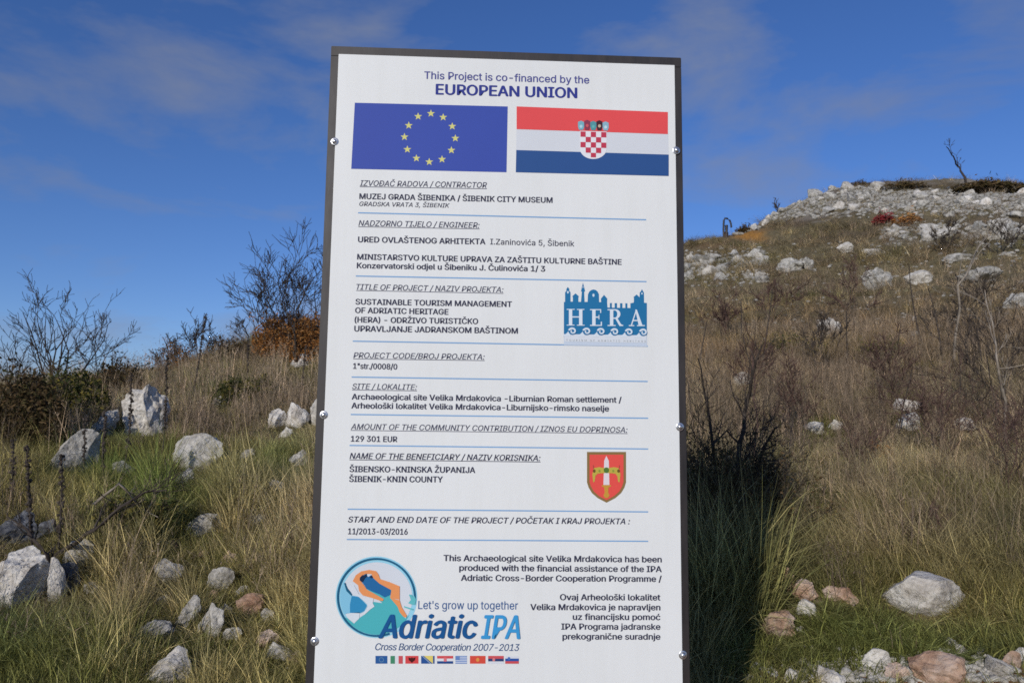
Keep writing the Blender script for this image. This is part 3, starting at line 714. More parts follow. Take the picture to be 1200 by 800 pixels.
def simple_mat(name, ca, cb, scale=20, rough=.85, spec=.2):
    m, N, L = new_mat(name)
    out = N('ShaderNodeOutputMaterial'); b = N('ShaderNodeBsdfPrincipled'); b.inputs['Roughness'].default_value = rough
    b.inputs['Specular IOR Level'].default_value = spec
    ge = N('ShaderNodeNewGeometry'); n = N('ShaderNodeTexNoise'); n.inputs['Scale'].default_value = scale; n.inputs['Detail'].default_value = 6
    rp = N('ShaderNodeValToRGB'); rp.color_ramp.elements[0].position = .35; rp.color_ramp.elements[0].color = (*ca, 1)
    rp.color_ramp.elements[1].position = .65; rp.color_ramp.elements[1].color = (*cb, 1)
    L(ge.outputs['Position'], n.inputs['Vector']); L(n.outputs['Fac'], rp.inputs['Fac']); L(rp.outputs['Color'], b.inputs['Base Color'])
    L(b.outputs[0], out.inputs['Surface'])
    return m
M_BARK = simple_mat('dark_bark', (.035, .027, .022), (.085, .068, .055))
M_BARKP = simple_mat('pale_bark', (.20, .165, .125), (.36, .31, .25))
M_BARKR = simple_mat('red_brown_bark', (.07, .04, .032), (.15, .095, .075))
def leaf_mat(name, cols, trans=.3):
    m, N, L = new_mat(name)
    out = N('ShaderNodeOutputMaterial'); d = N('ShaderNodeBsdfDiffuse'); tr = N('ShaderNodeBsdfTranslucent'); mx = N('ShaderNodeMixShader')
    at = N('ShaderNodeAttribute'); at.attribute_name = 'bcol'
    rp = N('ShaderNodeValToRGB'); rp.color_ramp.interpolation = 'LINEAR'
    while len(rp.color_ramp.elements) < len(cols): rp.color_ramp.elements.new(.5)
    for k, c in enumerate(cols):
        rp.color_ramp.elements[k].position = k/(len(cols)-1); rp.color_ramp.elements[k].color = (*c, 1)
    L(at.outputs['Fac'], rp.inputs['Fac']); L(rp.outputs['Color'], d.inputs['Color']); L(rp.outputs['Color'], tr.inputs['Color'])
    mx.inputs['Fac'].default_value = trans
    L(d.outputs[0], mx.inputs[1]); L(tr.outputs[0], mx.inputs[2]); L(mx.outputs[0], out.inputs['Surface'])
    return m
def grass_mat(name, trans=.28):
    """colour = tint of the tuft x variation of the blade"""
    m, N, L = new_mat(name)
    out = N('ShaderNodeOutputMaterial'); d = N('ShaderNodeBsdfDiffuse'); tr = N('ShaderNodeBsdfTranslucent'); mx = N('ShaderNodeMixShader')
    a1 = N('ShaderNodeAttribute'); a1.attribute_type = 'INSTANCER'; a1.attribute_name = 'tint'
    a2 = N('ShaderNodeAttribute'); a2.attribute_name = 'bcol'
    rp = N('ShaderNodeValToRGB'); e = rp.color_ramp.elements
    e[0].position = 0; e[0].color = (.30, .25, .2, 1); e[1].position = 1; e[1].color = (2.5, 2.3, 2.05, 1)
    k = rp.color_ramp.elements.new(.55); k.color = (.95, .95, .9, 1)
    ml = N('ShaderNodeMix'); ml.data_type = 'RGBA'; ml.blend_type = 'MULTIPLY'; ml.inputs['Factor'].default_value = 1
    L(a2.outputs['Fac'], rp.inputs['Fac']); L(a1.outputs['Color'], ml.inputs['A']); L(rp.outputs['Color'], ml.inputs['B'])
    L(ml.outputs['Result'], d.inputs['Color']); L(ml.outputs['Result'], tr.inputs['Color'])
    mx.inputs['Fac'].default_value = trans
    L(d.outputs[0], mx.inputs[1]); L(tr.outputs[0], mx.inputs[2]); L(mx.outputs[0], out.inputs['Surface'])
    return m
M_GRASS = grass_mat('grass_blades'); M_WEED = grass_mat('dead_weed_stems', .05)

# ------------------------------------------------------------------ rocks
def rock_mesh(seed, sub=4, cuts=9, rough=.16, pits=.05, pointed=0.0, lo=.42):
    r_ = random.Random(seed)
    bm = bmesh.new(); bmesh.ops.create_icosphere(bm, subdivisions=sub, radius=1)
    planes = []
    for k in range(cuts):
        n = Vector((r_.gauss(0, 1), r_.gauss(0, 1), r_.gauss(0, .8))).normalized()
        planes.append((n, r_.uniform(lo, .82)))
    off = Vector((seed*7.3, seed*3.1, seed*1.7))
    for v in bm.verts:
        p = v.co.copy()
        for n, d in planes:
            s = p.dot(n)
            if s > d: p -= n*(s-d)*.94
        if pointed:
            t = max(0, p.z); p.x *= 1-pointed*t*.8; p.y *= 1-pointed*t*.8
        q = p*1.6+off
        f = mnoise.fractal(q, 1.0, 2.0, 4)*rough
        rdg = (1-abs(mnoise.noise(q*2.1+off))*2.4)*.06*(rough/.16)
        pit = -max(0, .32-mnoise.voronoi(q*3.4)[0][0])*pits*3
        v.co = p+p.normalized()*(f-rdg*.7+pit)
    mn = Vector([min(v.co[i] for v in bm.verts) for i in range(3)]); mx = Vector([max(v.co[i] for v in bm.verts) for i in range(3)])
    c = (mn+mx)/2; h = (mx-mn)/2
    for v in bm.verts: v.co = Vector(((v.co.x-c.x)/h.x, (v.co.y-c.y)/h.y, (v.co.z-c.z)/h.z))
    for f in bm.faces: f.smooth = True
    me = bpy.data.meshes.new('limestone_rock_shape'); bm.to_mesh(me); bm.free()
    try: me.set_sharp_from_angle(angle=rad(24))
    except Exception: pass
    return me
HERO = [rock_mesh(s, 5 if s < 9 else 4, 11+s % 5, (.10, .13, .2, .12)[s % 4], (.03, .08, .14)[s % 3], (.0, .0, .45)[s % 3]) for s in range(1, 15)]
MID = [rock_mesh(40+s, 3, 12+s % 5, .10, .03, lo=.34) for s in range(10)]
CRAG = [rock_mesh(60+s, 4, 13, .23, .2, lo=.42) for s in range(6)]
_matcopy = {}
def with_mat(me, mat):
    k = (me.name, mat.name)
    if k not in _matcopy:
        m2 = me.copy(); m2.materials.clear(); m2.materials.append(mat); _matcopy[k] = m2
    return _matcopy[k]
ROCKS = []                                     # (x, y, z, r, zt) for keeping grass off
def rock(u, v, wpx, hpx, mesh, mat, label, group=None, rz=None, tilt=0.0, depth=.8, sink=.22, name='limestone_rock'):
    p, d = hit(u, v)
    zc = (Vector(p)-Vector((CX, CY, CZ))).dot(fw)
    s = zc/FPX
    sx = wpx*s/2; hz = hpx*s
    sz = hz*(1+sink*1.3)/2
    dirv = Vector((p.x-CX, p.y-CY, 0)).normalized()
    sy = min(sx, sz*1.6)*depth if wpx > 2.2*hpx else sx*depth
    # the ground rises behind: top must still show hpx above the base
    c = Vector(p)+dirv*sy*.75
    o = link(name, with_mat(mesh, mat))
    cz = p.z+hz-sz+ (c.y-p.y)*0.0
    o.location = (c.x, c.y, cz)
    a = math.atan2(dirv.x, dirv.y)
    o.rotation_euler = (R.uniform(-.12, .12), tilt, -a if rz is None else -a+rz)
    o.scale = (sx, sy, sz)
    tag(o, label, 'rock', group)
    ROCKS.append((c.x, c.y, p.z, max(sx, sy*.8), p.z+hz, float(d)))
    return o
def RK(*a, **k): return rock(*a, **k)
H = HERO
hero = [
 # left side
 (169, 512, 54, 62, 0, M_WHITE, 'tall pitted white boulder standing upright under the left skyline, behind two dead stalks', 0, 0),
 (88, 556, 48, 56, 8, M_LIME, 'broad smooth grey boulder left of the tall pitted boulder', 0, .25),
 (122, 512, 28, 36, 5, M_LIME, 'narrow grey rock wedged between the smooth boulder and the tall pitted boulder', 0, .3),
 (230, 552, 54, 44, 2, M_LIME, 'ridged grey white rock in the grass right of and below the tall boulder', 0, .2),
 (213, 574, 24, 26, 6, M_LIME, 'small pointed rock just below the ridged grey rock', 0, .3),
 (325, 502, 22, 24, 4, M_WHITE, 'small pale rock left of the pair beside the board edge', 0, 0),
 (349, 502, 28, 30, 7, M_WHITE, 'rounded pale rock close to the left board edge at bolt height', 0, .1),
 (372, 498, 18, 32, 9, M_LIME, 'pale rock partly hidden behind the left edge of the board', 0, 0),
 (349, 548, 22, 20, 3, M_LIME, 'pale lump of rock half sunk in grass left of the board', 0, 0),
 (354, 431, 28, 17, 8, M_WHITE, 'white stone under the rusty bush beside the board', 0, 0),
 (335, 512, 16, 12, 10, M_WHITE, 'fist sized pale stone below the pair at the board edge', 0, 0),
 (322, 578, 24, 16, 12, M_LIME, 'flat grey stone in dry grass left of the board', 0, 0),
 (145, 560, 26, 20, 11, M_LIME, 'dull stone hidden in grass right of the smooth grey boulder', 0, 0),
 (238, 630, 46, 28, 8, M_LIME, 'low brownish grey slab in the grass in the left middle ground', 0, 0),
 (200, 648, 22, 14, 1, M_PINK, 'low pinkish stone beneath the brownish slab', 0, 0),
 (200, 686, 32, 32, 11, M_WHITE, 'slanting white rock with a lit top edge in the left foreground', 0, -.35),
 (236, 660, 20, 14, 9, M_PINK, 'small round pinkish stone above the slanting white rock', 0, 0),
 (267, 664, 20, 18, 10, M_PINK, 'small pinkish grey stone behind the crumbled stones', 0, 0),
 (258, 692, 30, 27, 2, M_LIME, 'crumbled grey stone with a white tip in the left foreground', 0, .1),
 (250, 702, 14, 10, 12, M_PINK, 'little stone leaning on the crumbled grey stone', 0, 0),
 (219, 738, 26, 38, 6, M_LIME, 'upright pointed rock with a bright left face in the foreground', 0, .2),
 (184, 750, 46, 20, 1, M_LIME, 'long low grey rock stretching left of the pointed rock', 0, 0),
 (246, 748, 32, 38, 10, M_LIME, 'rounded grey brown rock right of the pointed rock', 0, 0),
 (264, 722, 16, 14, 13, M_LIME, 'small grey stone above the rounded rock', 0, 0),
 (293, 722, 34, 24, 9, M_PINK, 'domed pinkish grey rock on dark shadow in the left foreground', 0, 0),
 (312, 729, 22, 15, 12, M_LIME, 'small stone to the right of the domed rock', 0, 0),
 (197, 808, 50, 42, 3, M_WHITE, 'large pale angular slab pointing up at the bottom edge of the photo', 0, -.1),
 (314, 762, 28, 20, 4, M_PINK, 'orange stained broken stone near the lowest left bolt', 0, 0),
 (330, 776, 34, 18, 7, M_WHITE, 'pale broken stone below the orange stained stone', 0, .2),
 (347, 780, 24, 16, 10, M_PINK, 'pinkish stone by the foot of the board', 0, 0),
 (26, 712, 62, 66, 4, M_WHITE, 'large pale sunlit rock face in the dark rock pile at the left edge', 0, .1),
 (64, 708, 24, 52, 6, M_WHITE, 'leaning blade of pale rock beside the large pale rock face', 0, -.25),
 (90, 666, 30, 34, 2, M_LIME, 'grey rock with a white peak at the right of the dark rock pile', 0, .2),
 (16, 640, 46, 40, 3, M_DARK, 'dark bluish grey rock crowning the pile at the left edge', 0, 0),
 (52, 634, 34, 24, 5, M_DARK, 'dark jagged rock behind the debris branches at the left edge', 0, 0),
 (74, 700, 34, 40, 8, M_DARK, 'dark shaded rock filling the gap right of the leaning blade', 0, 0),
 (188, 716, 26, 18, 5, M_LIME, 'dull stone between the slanting white rock and the upright pointed rock', 0, 0),
 (284, 700, 18, 13, 8, M_LIME, 'small grey stone above the domed rock', 0, 0),
 (272, 752, 22, 16, 2, M_LIME, 'small grey stone right of the rounded grey brown rock', 0, 0),
 (110, 700, 24, 16, 11, M_LIME, 'low grey stone in grass right of the rock pile', 0, 0),
 (300, 620, 26, 16, 9, M_LIME, 'flat dull stone in grass right of the brownish slab', 0, 0),
 (160, 604, 20, 13, 12, M_LIME, 'little grey stone by the dark green clump', 0, 0),
 (290, 540, 22, 14, 5, M_LIME, 'grey stone in the middle of the left slope', 0, 0),
 (258, 478, 20, 13, 2, M_LIME, 'grey stone high on the left slope', 0, 0),
 # right side
 (1074, 724, 92, 50, 11, M_WHITE, 'largest pale boulder lying alone in the grass at the lower right', 2.6, .05),
 (920, 694, 20, 28, 10, M_PINK, 'upright reddish stone at the top left of the small stone cluster', 0, .2),
 (943, 706, 32, 26, 1, M_PINK, 'squarish orange pink stone in the middle of the small cluster', 0, 0),
 (944, 722, 26, 18, 12, M_WHITE, 'pale stone under the squarish orange pink stone', 0, 0),
 (974, 703, 20, 16, 9, M_PINK, 'small brownish pink stone right of the squarish stone', 0, 0),
 (994, 710, 24, 20, 11, M_PINK, 'rightmost sharp edged pink stone of the small cluster', 0, .2),
 (911, 748, 48, 30, 5, M_PINK, 'flat crumbly orange stone at the edge of the board shadow', 0, 0),
 (940, 744, 14, 9, 13, M_WHITE, 'tiny pale stone touching the flat orange stone', 0, 0),
 (1027, 784, 34, 24, 8, M_WHITE, 'smooth white stone standing above the gravel strip', 0, .1),
 (974, 808, 34, 22, 7, M_WHITE, 'white stone cut by the bottom edge left of the gravel', 0, 0),
 (992, 800, 20, 16, 12, M_LIME, 'grey white stone beside the stone cut by the bottom edge', 0, 0),
 (1052, 798, 28, 18, 4, M_PINK, 'orange tinted stone in the gravel strip', 0, 0),
 (1070, 794, 18, 18, 10, M_WHITE, 'rounded white stone between the orange and the tan stones', 0, 0),
 (1100, 806, 64, 38, 9, M_PINK, 'big flat tan stone in the gravel strip at the bottom', 0, 0),
 (1086, 783, 14, 12, 13, M_WHITE, 'small white cobble above the flat tan stone', 0, 0),
 (1103, 770, 11, 9, 14-1, M_WHITE, 'tiny white cobble beneath the largest boulder', 0, 0),
 (1114, 760, 16, 11, 12, M_WHITE, 'white chip of stone below the right end of the largest boulder', 0, 0),
 (1128, 766, 16, 9, 11, M_WHITE, 'slanting white chip right of the other chips below the boulder', 0, .3),
 (1155, 776, 15, 9, 10, M_WHITE, 'small oval white pebble left of the right corner stones', 0, 0),
 (1172, 796, 30, 22, 7, M_WHITE, 'cream stone at the bottom of the right corner group', 0, 0),
 (1186, 784, 20, 20, 8, M_PINK, 'tan rounded stone in the right corner group', 0, .2),
 (1198, 778, 16, 18, 9, M_WHITE, 'pale stone cut by the right edge of the photo', 0, 0),
 (1182, 752, 13, 10, 13, M_LIME, 'grey stone in the grass above the right corner group', 0, 0),
 (927, 799, 18, 13, 12, M_WHITE, 'pale stone in green grass at the bottom beside the shadow', 0, 0),
 (869, 452, 22, 17, 8, M_LIME, 'pale stone in dry grass just right of the board, above the dark bush', 0, .2),
 (1066, 482, 36, 16, 7, M_WHITE, 'white capped rock in the middle of the right slope', 0, 0),
 (1064, 504, 32, 22, 5, M_LIME, 'dull grey rock directly below the white capped rock', 0, 0),
 (1130, 506, 22, 18, 4, M_WHITE, 'small bright stone among twigs on the right slope', 0, 0),
 (1146, 506, 14, 10, 13, M_LIME, 'grey stone beside the small bright stone among twigs', 0, 0),
 (954, 508, 24, 14, 9, M_LIME, 'dull stone half buried in straw on the right slope', 0, 0),
 (978, 504, 20, 12, 10, M_LIME, 'second dull stone half buried in straw, right of its twin', 0, 0),
 (972, 398, 28, 27, 0, M_WHITE, 'single bright white rock halfway up the right slope', 0, 0),
 (1072, 399, 16, 14, 11, M_LIME, 'small pale rock right of the bright single rock', 0, 0),
 (1028, 338, 34, 30, 0, M_LIME, 'craggy white outcrop left of three in a row below the crest', 0, 0),
 (1077, 334, 34, 22, 3, M_WHITE, 'middle outcrop of three in a row below the crest', 0, 0),
 (1148, 332, 50, 26, 7, M_LIME, 'widest domed outcrop of three in a row below the crest', 0, 0),
 (1192, 362, 30, 24, 5, M_LIME, 'pale outcrop at the right edge below the domed outcrop', 0, 0),
 (926, 318, 32, 22, 2, M_LIME, 'dark grey outcrop right of the rubble heap beside the board', 0, 0),
 (945, 316, 18, 18, 6, M_LIME, 'smaller grey outcrop touching the dark grey outcrop', 0, 0),
 (991, 296, 20, 16, 9, M_WHITE, 'pair stone on the left above the three outcrops', 0, 0),
 (1023, 300, 28, 14, 10, M_WHITE, 'low white ledge above the craggy white outcrop', 0, 0),
 (1122, 306, 34, 13, 8, M_LIME, 'low grey ledge above the widest domed outcrop', 0, 0),
 (1180, 303, 26, 9, 11, M_LIME, 'thin grey ledge near the right edge below the stone band', 0, 0),
 (1050, 272, 24, 9, 4, M_WHITE, 'long pale rock at the left end of the lower stone band', 0, 0),
]
for (u, v, wp, hp, mi, mt, lb, rz, tl) in hero:
    if v < 420 and u > 800 and u != 972:                    # the hill stones are greyer and sit deeper in the grass
        mt = M_GREY if mt is M_LIME else M_LIME; hp *= .85
    RK(u, v, wp, hp, CRAG[mi % 6] if (v < 425 or mi == 0) else HERO[mi % len(HERO)], mt, lb, rz=rz, tilt=tl)

# rubble on the hill: blocks of the old walls
def band(n, fu, size, label, group, mats, seed):
    r_ = random.Random(seed)
    for k in range(n):
        u, v = fu(r_); s = size(r_)
        p, d = hit(u, v)
        if d > 90: continue
        zc = (Vector(p)-Vector((CX, CY, CZ))).dot(fw); q = zc/FPX*s/2
        o = link('rubble_block', with_mat(MID[r_.randrange(len(MID))], mats[r_.randrange(len(mats))]))
        o.location = (p.x, p.y, p.z+q*.35)
        o.rotation_euler = (r_.uniform(-.5, .5), r_.uniform(-.5, .5), r_.uniform(0, 6.28))
        o.scale = (q*r_.uniform(.8, 1.5), q*r_.uniform(.8, 1.3), q*r_.uniform(.65, 1.05))
        tag(o, label, 'rock', group)
        if s > 7: ROCKS.append((p.x, p.y, p.z, q, p.z+q*1.1, float(d)))
def crest_v(u):
    return np.interp(u, [870, 890, 915, 950, 990, 1040, 1200], [262, 246, 233, 220, 215, 217, 222])
band(95, lambda r: (lambda u: (u, r.triangular(crest_v(u)+2, 252+8*(u-873)/330+(14 if u < 950 else 0), crest_v(u)+18)))(r.uniform(874, 1205)),
     lambda r: r.choice((5, 7, 8, 10, 12, 15)), 'weathered pale block in the broad stone band along the hilltop', 'stone blocks of the hilltop band', [M_GREY, M_LIME, M_GREY, M_WHITE], 5)
band(52, lambda r: (r.uniform(1040, 1205), r.triangular(262, 285, 272)), lambda r: r.choice((6, 8, 10, 13, 17)),
     'pale block in the lower stone band under the hilltop at right', 'stone blocks of the lower band', [M_GREY, M_LIME, M_LIME], 6)
band(60, lambda r: (lambda u: (u, r.uniform(300-(u-806)*.05, 330)))(r.uniform(803, 896)), lambda r: r.choice((5, 7, 9, 12, 15)),
     'grey white block in the rubble heap right beside the board', 'stone blocks of the heap beside the board', [M_GREY, M_GREY, M_LIME], 7)
def rubble_stuff():
    r_ = random.Random(9); Vs = []; Fs = []; k0 = 0
    base = [rock_mesh(80+i, 1, 6, .1, 0) for i in range(4)]
    bb = []
    for b in base:
        V = np.zeros(len(b.vertices)*3, np.float32); b.vertices.foreach_get('co', V)
        F = np.zeros(len(b.polygons)*3, np.int32); b.polygons.foreach_get('vertices', F)
        bb.append((V.reshape(-1, 3), F.reshape(-1, 3)))
    def put(u, v, s):
        nonlocal k0
        p, d = hit(u, v)
        if d > 90: return
        q = d/FPX*s/2
        V, F = bb[r_.randrange(4)]
        a = r_.uniform(0, 6.28); ca, sa = math.cos(a), math.sin(a)
        W = V*np.array([q*r_.uniform(.8, 1.4), q, q*.7])
        W = np.stack([W[:, 0]*ca-W[:, 1]*sa+p.x, W[:, 0]*sa+W[:, 1]*ca+p.y, W[:, 2]+p.z+q*.25], 1)
        Vs.append(W); Fs.append(F+k0); k0 += len(W)
    for k in range(2000):
        u = r_.uniform(860, 1210)
        put(u, r_.triangular(crest_v(u)+1, 258, crest_v(u)+14), r_.uniform(2.5, 6))
    for k in range(380): put(r_.uniform(1030, 1210), r_.triangular(258, 292, 272), r_.uniform(2.5, 6))
    for k in range(330): put(r_.uniform(800, 900), r_.triangular(292, 338, 314), r_.uniform(2.5, 6))
    for k in range(700): put(r_.uniform(810, 1210), r_.uniform(285, 470), r_.uniform(2, 5.5))
    o = link('rubble', mesh_np('rubble', np.vstack(Vs), np.vstack(Fs)), M_GREY)
    tag(o, kind='stuff')
    Vs.clear(); Fs.clear(); k0 = 0
    for k in range(620):
        u = r_.triangular(850, 1220, 1120); v = 800-abs(r_.gauss(0, 17))
        put(u, v, r_.uniform(3, 10))
    for k in range(90): put(r_.uniform(290, 372), r_.uniform(735, 800), r_.uniform(2, 7))
    o = link('gravel', mesh_np('gravel', np.vstack(Vs), np.vstack(Fs)), M_WHITE)
    tag(o, kind='stuff')
rubble_stuff()

# ------------------------------------------------------------------ grass and weeds: tufts set out by geometry nodes inside ONE object each
class Tuft:
    def __init__(s): s.V = []; s.F = []; s.C = []
    def strip(s, pts, w, side, c):
        b = len(s.V); n = len(pts)
        for i, p in enumerate(pts):
            f = 1-(i/(n-1))**1.6*.9
            q = side*(w*f/2)
            s.V.append(p-q); s.V.append(p+q); s.C += [c, c]
        for i in range(n-1):
            k = b+2*i; s.F.append((k, k+1, k+3, k+2))
    def blade(s, r_, base, az, L_, lean, curl, w, c, seg=5):
        d = Vector((math.cos(az), math.sin(az), 0)); side = Vector((-d.y, d.x, 0))
        side = (side+d*r_.uniform(-1, 1)*.8).normalized()
        pts = [base.copy()]; p = base.copy(); a = lean; wob = r_.uniform(-.15, .15)
        for i in range(seg-1):
            st = L_/(seg-1)
            dd = d*math.sin(a)+Vector((0, 0, 1))*math.cos(a)+side*wob*i*.3
            p = p+dd.normalized()*st; pts.append(p.copy()); a += curl/(seg-1)
        s.strip(pts, w, side, c)
        return pts
def grass_proto(seed, n, rad_, Lr, lean, curl, w, wind=(0, 0), cr_=(.1, .9), seg=5):
    r_ = random.Random(seed); t = Tuft()
    for k in range(n):
        a = r_.uniform(0, 6.283); q = rad_*math.sqrt(r_.random())
        b = Vector((q*math.cos(a), q*math.sin(a), -.02))
        ll = abs(r_.gauss(0, lean)); az = a+r_.gauss(0, .7)
        d = Vector((math.cos(az)*ll+wind[0], math.sin(az)*ll+wind[1]))
        t.blade(r_, b, math.atan2(d.y, d.x), r_.uniform(*Lr)*r_.uniform(.6, 1.05), min(1.2, d.length), r_.uniform(*curl), w*r_.choice((.5, .7, .9, 1.1, 1.25, 1.5)), min(1, max(0, r_.gauss(.5, .24))), seg)
    return t
def weed_proto(seed, n, h, w, spread=.05, branch=6, heads=True):
    r_ = random.Random(seed); t = Tuft()
    for k in range(n):
        a = r_.uniform(0, 6.283); q = spread*math.sqrt(r_.random())
        b = Vector((q*math.cos(a), q*math.sin(a), -.02)); c = min(1, max(0, r_.gauss(.45, .22)))
        L_ = h*r_.uniform(.55, 1.05)
        pts = t.blade(r_, b, r_.uniform(0, 6.28), L_, abs(r_.gauss(0, .16)), r_.uniform(-.1, .35), w, c, 5)
        for j in range(branch):
            i = r_.randrange(1, 4); f = r_.random(); p = pts[i]*(1-f)+pts[i+1]*f
            pp = t.blade(r_, p, r_.uniform(0, 6.28), L_*r_.uniform(.08, .3), r_.uniform(.3, 1.0), r_.uniform(-.6, .2), w*.55, c, 3)
            if heads and r_.random() < .6:
                e = pp[-1]; sdv = Vector((r_.uniform(-1, 1), r_.uniform(-1, 1), r_.uniform(-.3, 1))).normalized()
                sp_ = sdv.orthogonal().normalized(); z = w*r_.uniform(1.0, 2.2)
                bI = len(t.V); t.V += [e-sdv*z, e+sp_*z*.6, e+sdv*z, e-sp_*z*.6]; t.C += [c*.7]*4; t.F.append((bI, bI+1, bI+2, bI+3))
    return t
def scatter(name, protos, P, pick, rot, scl, tint, mat):
    nP = len(P); V = [np.asarray(P, float)]; pid = [np.full(nP, -1)]; bc = [np.zeros(nP)]; F = []; k0 = nP
    for i, t in enumerate(protos):
        a = np.array([tuple(v) for v in t.V]); V.append(a); pid.append(np.full(len(a), i)); bc.append(np.array(t.C))
        F += [tuple(x+k0 for x in f) for f in t.F]; k0 += len(a)
    V = np.vstack(V); me = mesh_np(name, V, F)
    def att(n, ty, data, w_=1):
        at = me.attributes.new(n, ty, 'POINT')
        full = np.zeros((len(V), w_) if w_ > 1 else len(V), np.int32 if ty == 'INT' else np.float32)
        full[:len(data)] = data
        at.data.foreach_set('value' if w_ == 1 else ('vector' if ty == 'FLOAT_VECTOR' else 'color'), full.ravel())
    att('pid', 'INT', np.concatenate(pid)); att('bcol', 'FLOAT', np.concatenate(bc)); att('pick', 'INT', pick)
    att('rot', 'FLOAT_VECTOR', rot, 3); att('scl', 'FLOAT_VECTOR', scl, 3); att('tint', 'FLOAT_VECTOR', tint, 3)
    o = link(name, me, mat)
    g = bpy.data.node_groups.new(name, 'GeometryNodeTree')
    g.interface.new_socket('Geometry', in_out='INPUT', socket_type='NodeSocketGeometry')
    g.interface.new_socket('Geometry', in_out='OUTPUT', socket_type='NodeSocketGeometry')
    n = g.nodes.new; l = g.links.new
    gi = n('NodeGroupInput'); go = n('NodeGroupOutput')
    def named(nm, ty):
        q = n('GeometryNodeInputNamedAttribute'); q.data_type = ty; q.inputs['Name'].default_value = nm; return q.outputs['Attribute']
    cmpn = n('FunctionNodeCompare'); cmpn.data_type = 'INT'; cmpn.operation = 'GREATER_EQUAL'
    l(named('pid', 'INT'), cmpn.inputs[2]); cmpn.inputs[3].default_value = 0
    sep = n('GeometryNodeSeparateGeometry'); sep.domain = 'POINT'
    l(gi.outputs[0], sep.inputs[0]); l(cmpn.outputs[0], sep.inputs['Selection'])
    st = n('GeometryNodeSplitToInstances'); st.domain = 'POINT'
    l(sep.outputs['Selection'], st.inputs[0]); l(named('pid', 'INT'), st.inputs['Group ID'])
    m2p = n('GeometryNodeMeshToPoints'); l(sep.outputs['Inverted'], m2p.inputs[0])
    iop = n('GeometryNodeInstanceOnPoints'); iop.inputs['Pick Instance'].default_value = True
    l(m2p.outputs[0], iop.inputs['Points']); l(st.outputs[0], iop.inputs['Instance'])
    l(named('pick', 'INT'), iop.inputs['Instance Index'])
    e2r = n('FunctionNodeEulerToRotation'); l(named('rot', 'FLOAT_VECTOR'), e2r.inputs[0]); l(e2r.outputs[0], iop.inputs['Rotation'])
    l(named('scl', 'FLOAT_VECTOR'), iop.inputs['Scale'])
    l(iop.outputs[0], go.inputs[0])
    md = o.modifiers.new('tufts', 'NODES'); md.node_group = g
    tag(o, kind='stuff')
    return o

def sample(n_target, d0, d1, az0=-44, az1=50, power=1.0, seed=1):
    r_ = np.random.default_rng(seed)
    az = np.radians(r_.uniform(az0, az1, n_target))
    u = r_.random(n_target)
    # density per area falls with distance: radius distributed between area-uniform and log-uniform
    e = power
    if abs(e) < 1e-6: d = d0*(d1/d0)**u
    else: d = (d0**e+u*(d1**e-d0**e))**(1/e)
    x = CX+d*np.sin(az); y = CY+d*np.cos(az)
    return x, y, ground(x, y), d, np.degrees(az)
RA = np.array(ROCKS)
def limit_height(x, y, z, d):
    """low turf in front of stones, none inside them"""
    lim = np.full(len(x), 9.0)
    az = np.arctan2(x-CX, y-CY)
    for (rx, ry, rz_, rr, zt, rd) in ROCKS:
        a = math.atan2(rx-CX, ry-CY); dc = math.hypot(rx-CX, ry-CY)
        da = np.abs(az-a)*dc
        inside = np.hypot(x-rx, y-ry) < rr*.85
        lim[inside] = np.minimum(lim[inside], 0.0)
        if dc > 15: continue
        front = (da < rr*1.2) & (d < dc) & (d > dc*.45-.3)
        tl = (rz_-CZ+.15*(zt-rz_))/max(dc-rr, .5)
        hm = CZ+tl*d-z
        edge = np.clip((da/rr-.75)/.45, 0, 1)*.10*np.minimum(1, dc/4)
        hm = np.maximum(hm, .035)+edge
        lim[front] = np.minimum(lim[front], hm[front])
    # the board's own foot
    return lim
def in_view(u, v): return (u > -260) & (u < 1460) & (v < 1000)
def behind_board(u, v): return (u > 410) & (u < 760) & (rng.random(len(u)) < .45)
def lerp3(a, b, f): return np.array(a)[None, :]*(1-f[:, None])+np.array(b)[None, :]*f[:, None]
def tints(x, y, u, v, d, seed):
    """dry straw against olive and green, patch by patch"""
    n1_ = noise2(x, y, 1.1, 20); n2_ = noise2(x, y, 3.1, 21); n3_ = noise2(x, y, .33, 22)
    straw = np.array([.56, .46, .30]); tan = np.array([.44, .355, .23]); olive = np.array([.39, .34, .135]); green = np.array([.19, .24, .07]); rust = np.array([.42, .21, .10])
    g = np.clip(.24+.55*n1_+.25*n2_, 0, 1)
    left = u < 385
    g = np.where(left, np.clip(g+.26, 0, 1), g)
    g = np.where((~left) & (v > 560), g*.6, g)
    g = np.where((~left) & (v > 640) & (v < 900), np.clip(g+.5*np.clip((v-640)/80, 0, 1), 0, 1), g)
    g = np.where((~left) & (v < 560), g*.85, g)
    t = lerp3(straw, tan, np.clip(.5+.6*n2_, 0, 1))
    t = t*(1-g[:, None])+(olive*(1-np.clip(n2_+.3, 0, 1))[:, None]+green*np.clip(n2_+.3, 0, 1)[:, None])*g[:, None]
    rr = np.clip(n3_*1.5-.5, 0, 1)*.35*(d > 7)
    t = t*(1-rr[:, None])+rust*rr[:, None]
    t = t*(1+.28*noise2(x, y, 2.2, 23)+.15*noise2(x, y, .9, 24))[:, None]
    t = t*np.where(left, 1.12*(1+.25*noise2(x, y, 3.4, 25)), 1.0)[:, None]
    rj = np.random.default_rng(seed).normal(1, .22, len(x))
    return np.clip(t*np.clip(rj, .55, 1.6)[:, None], .01, .8)

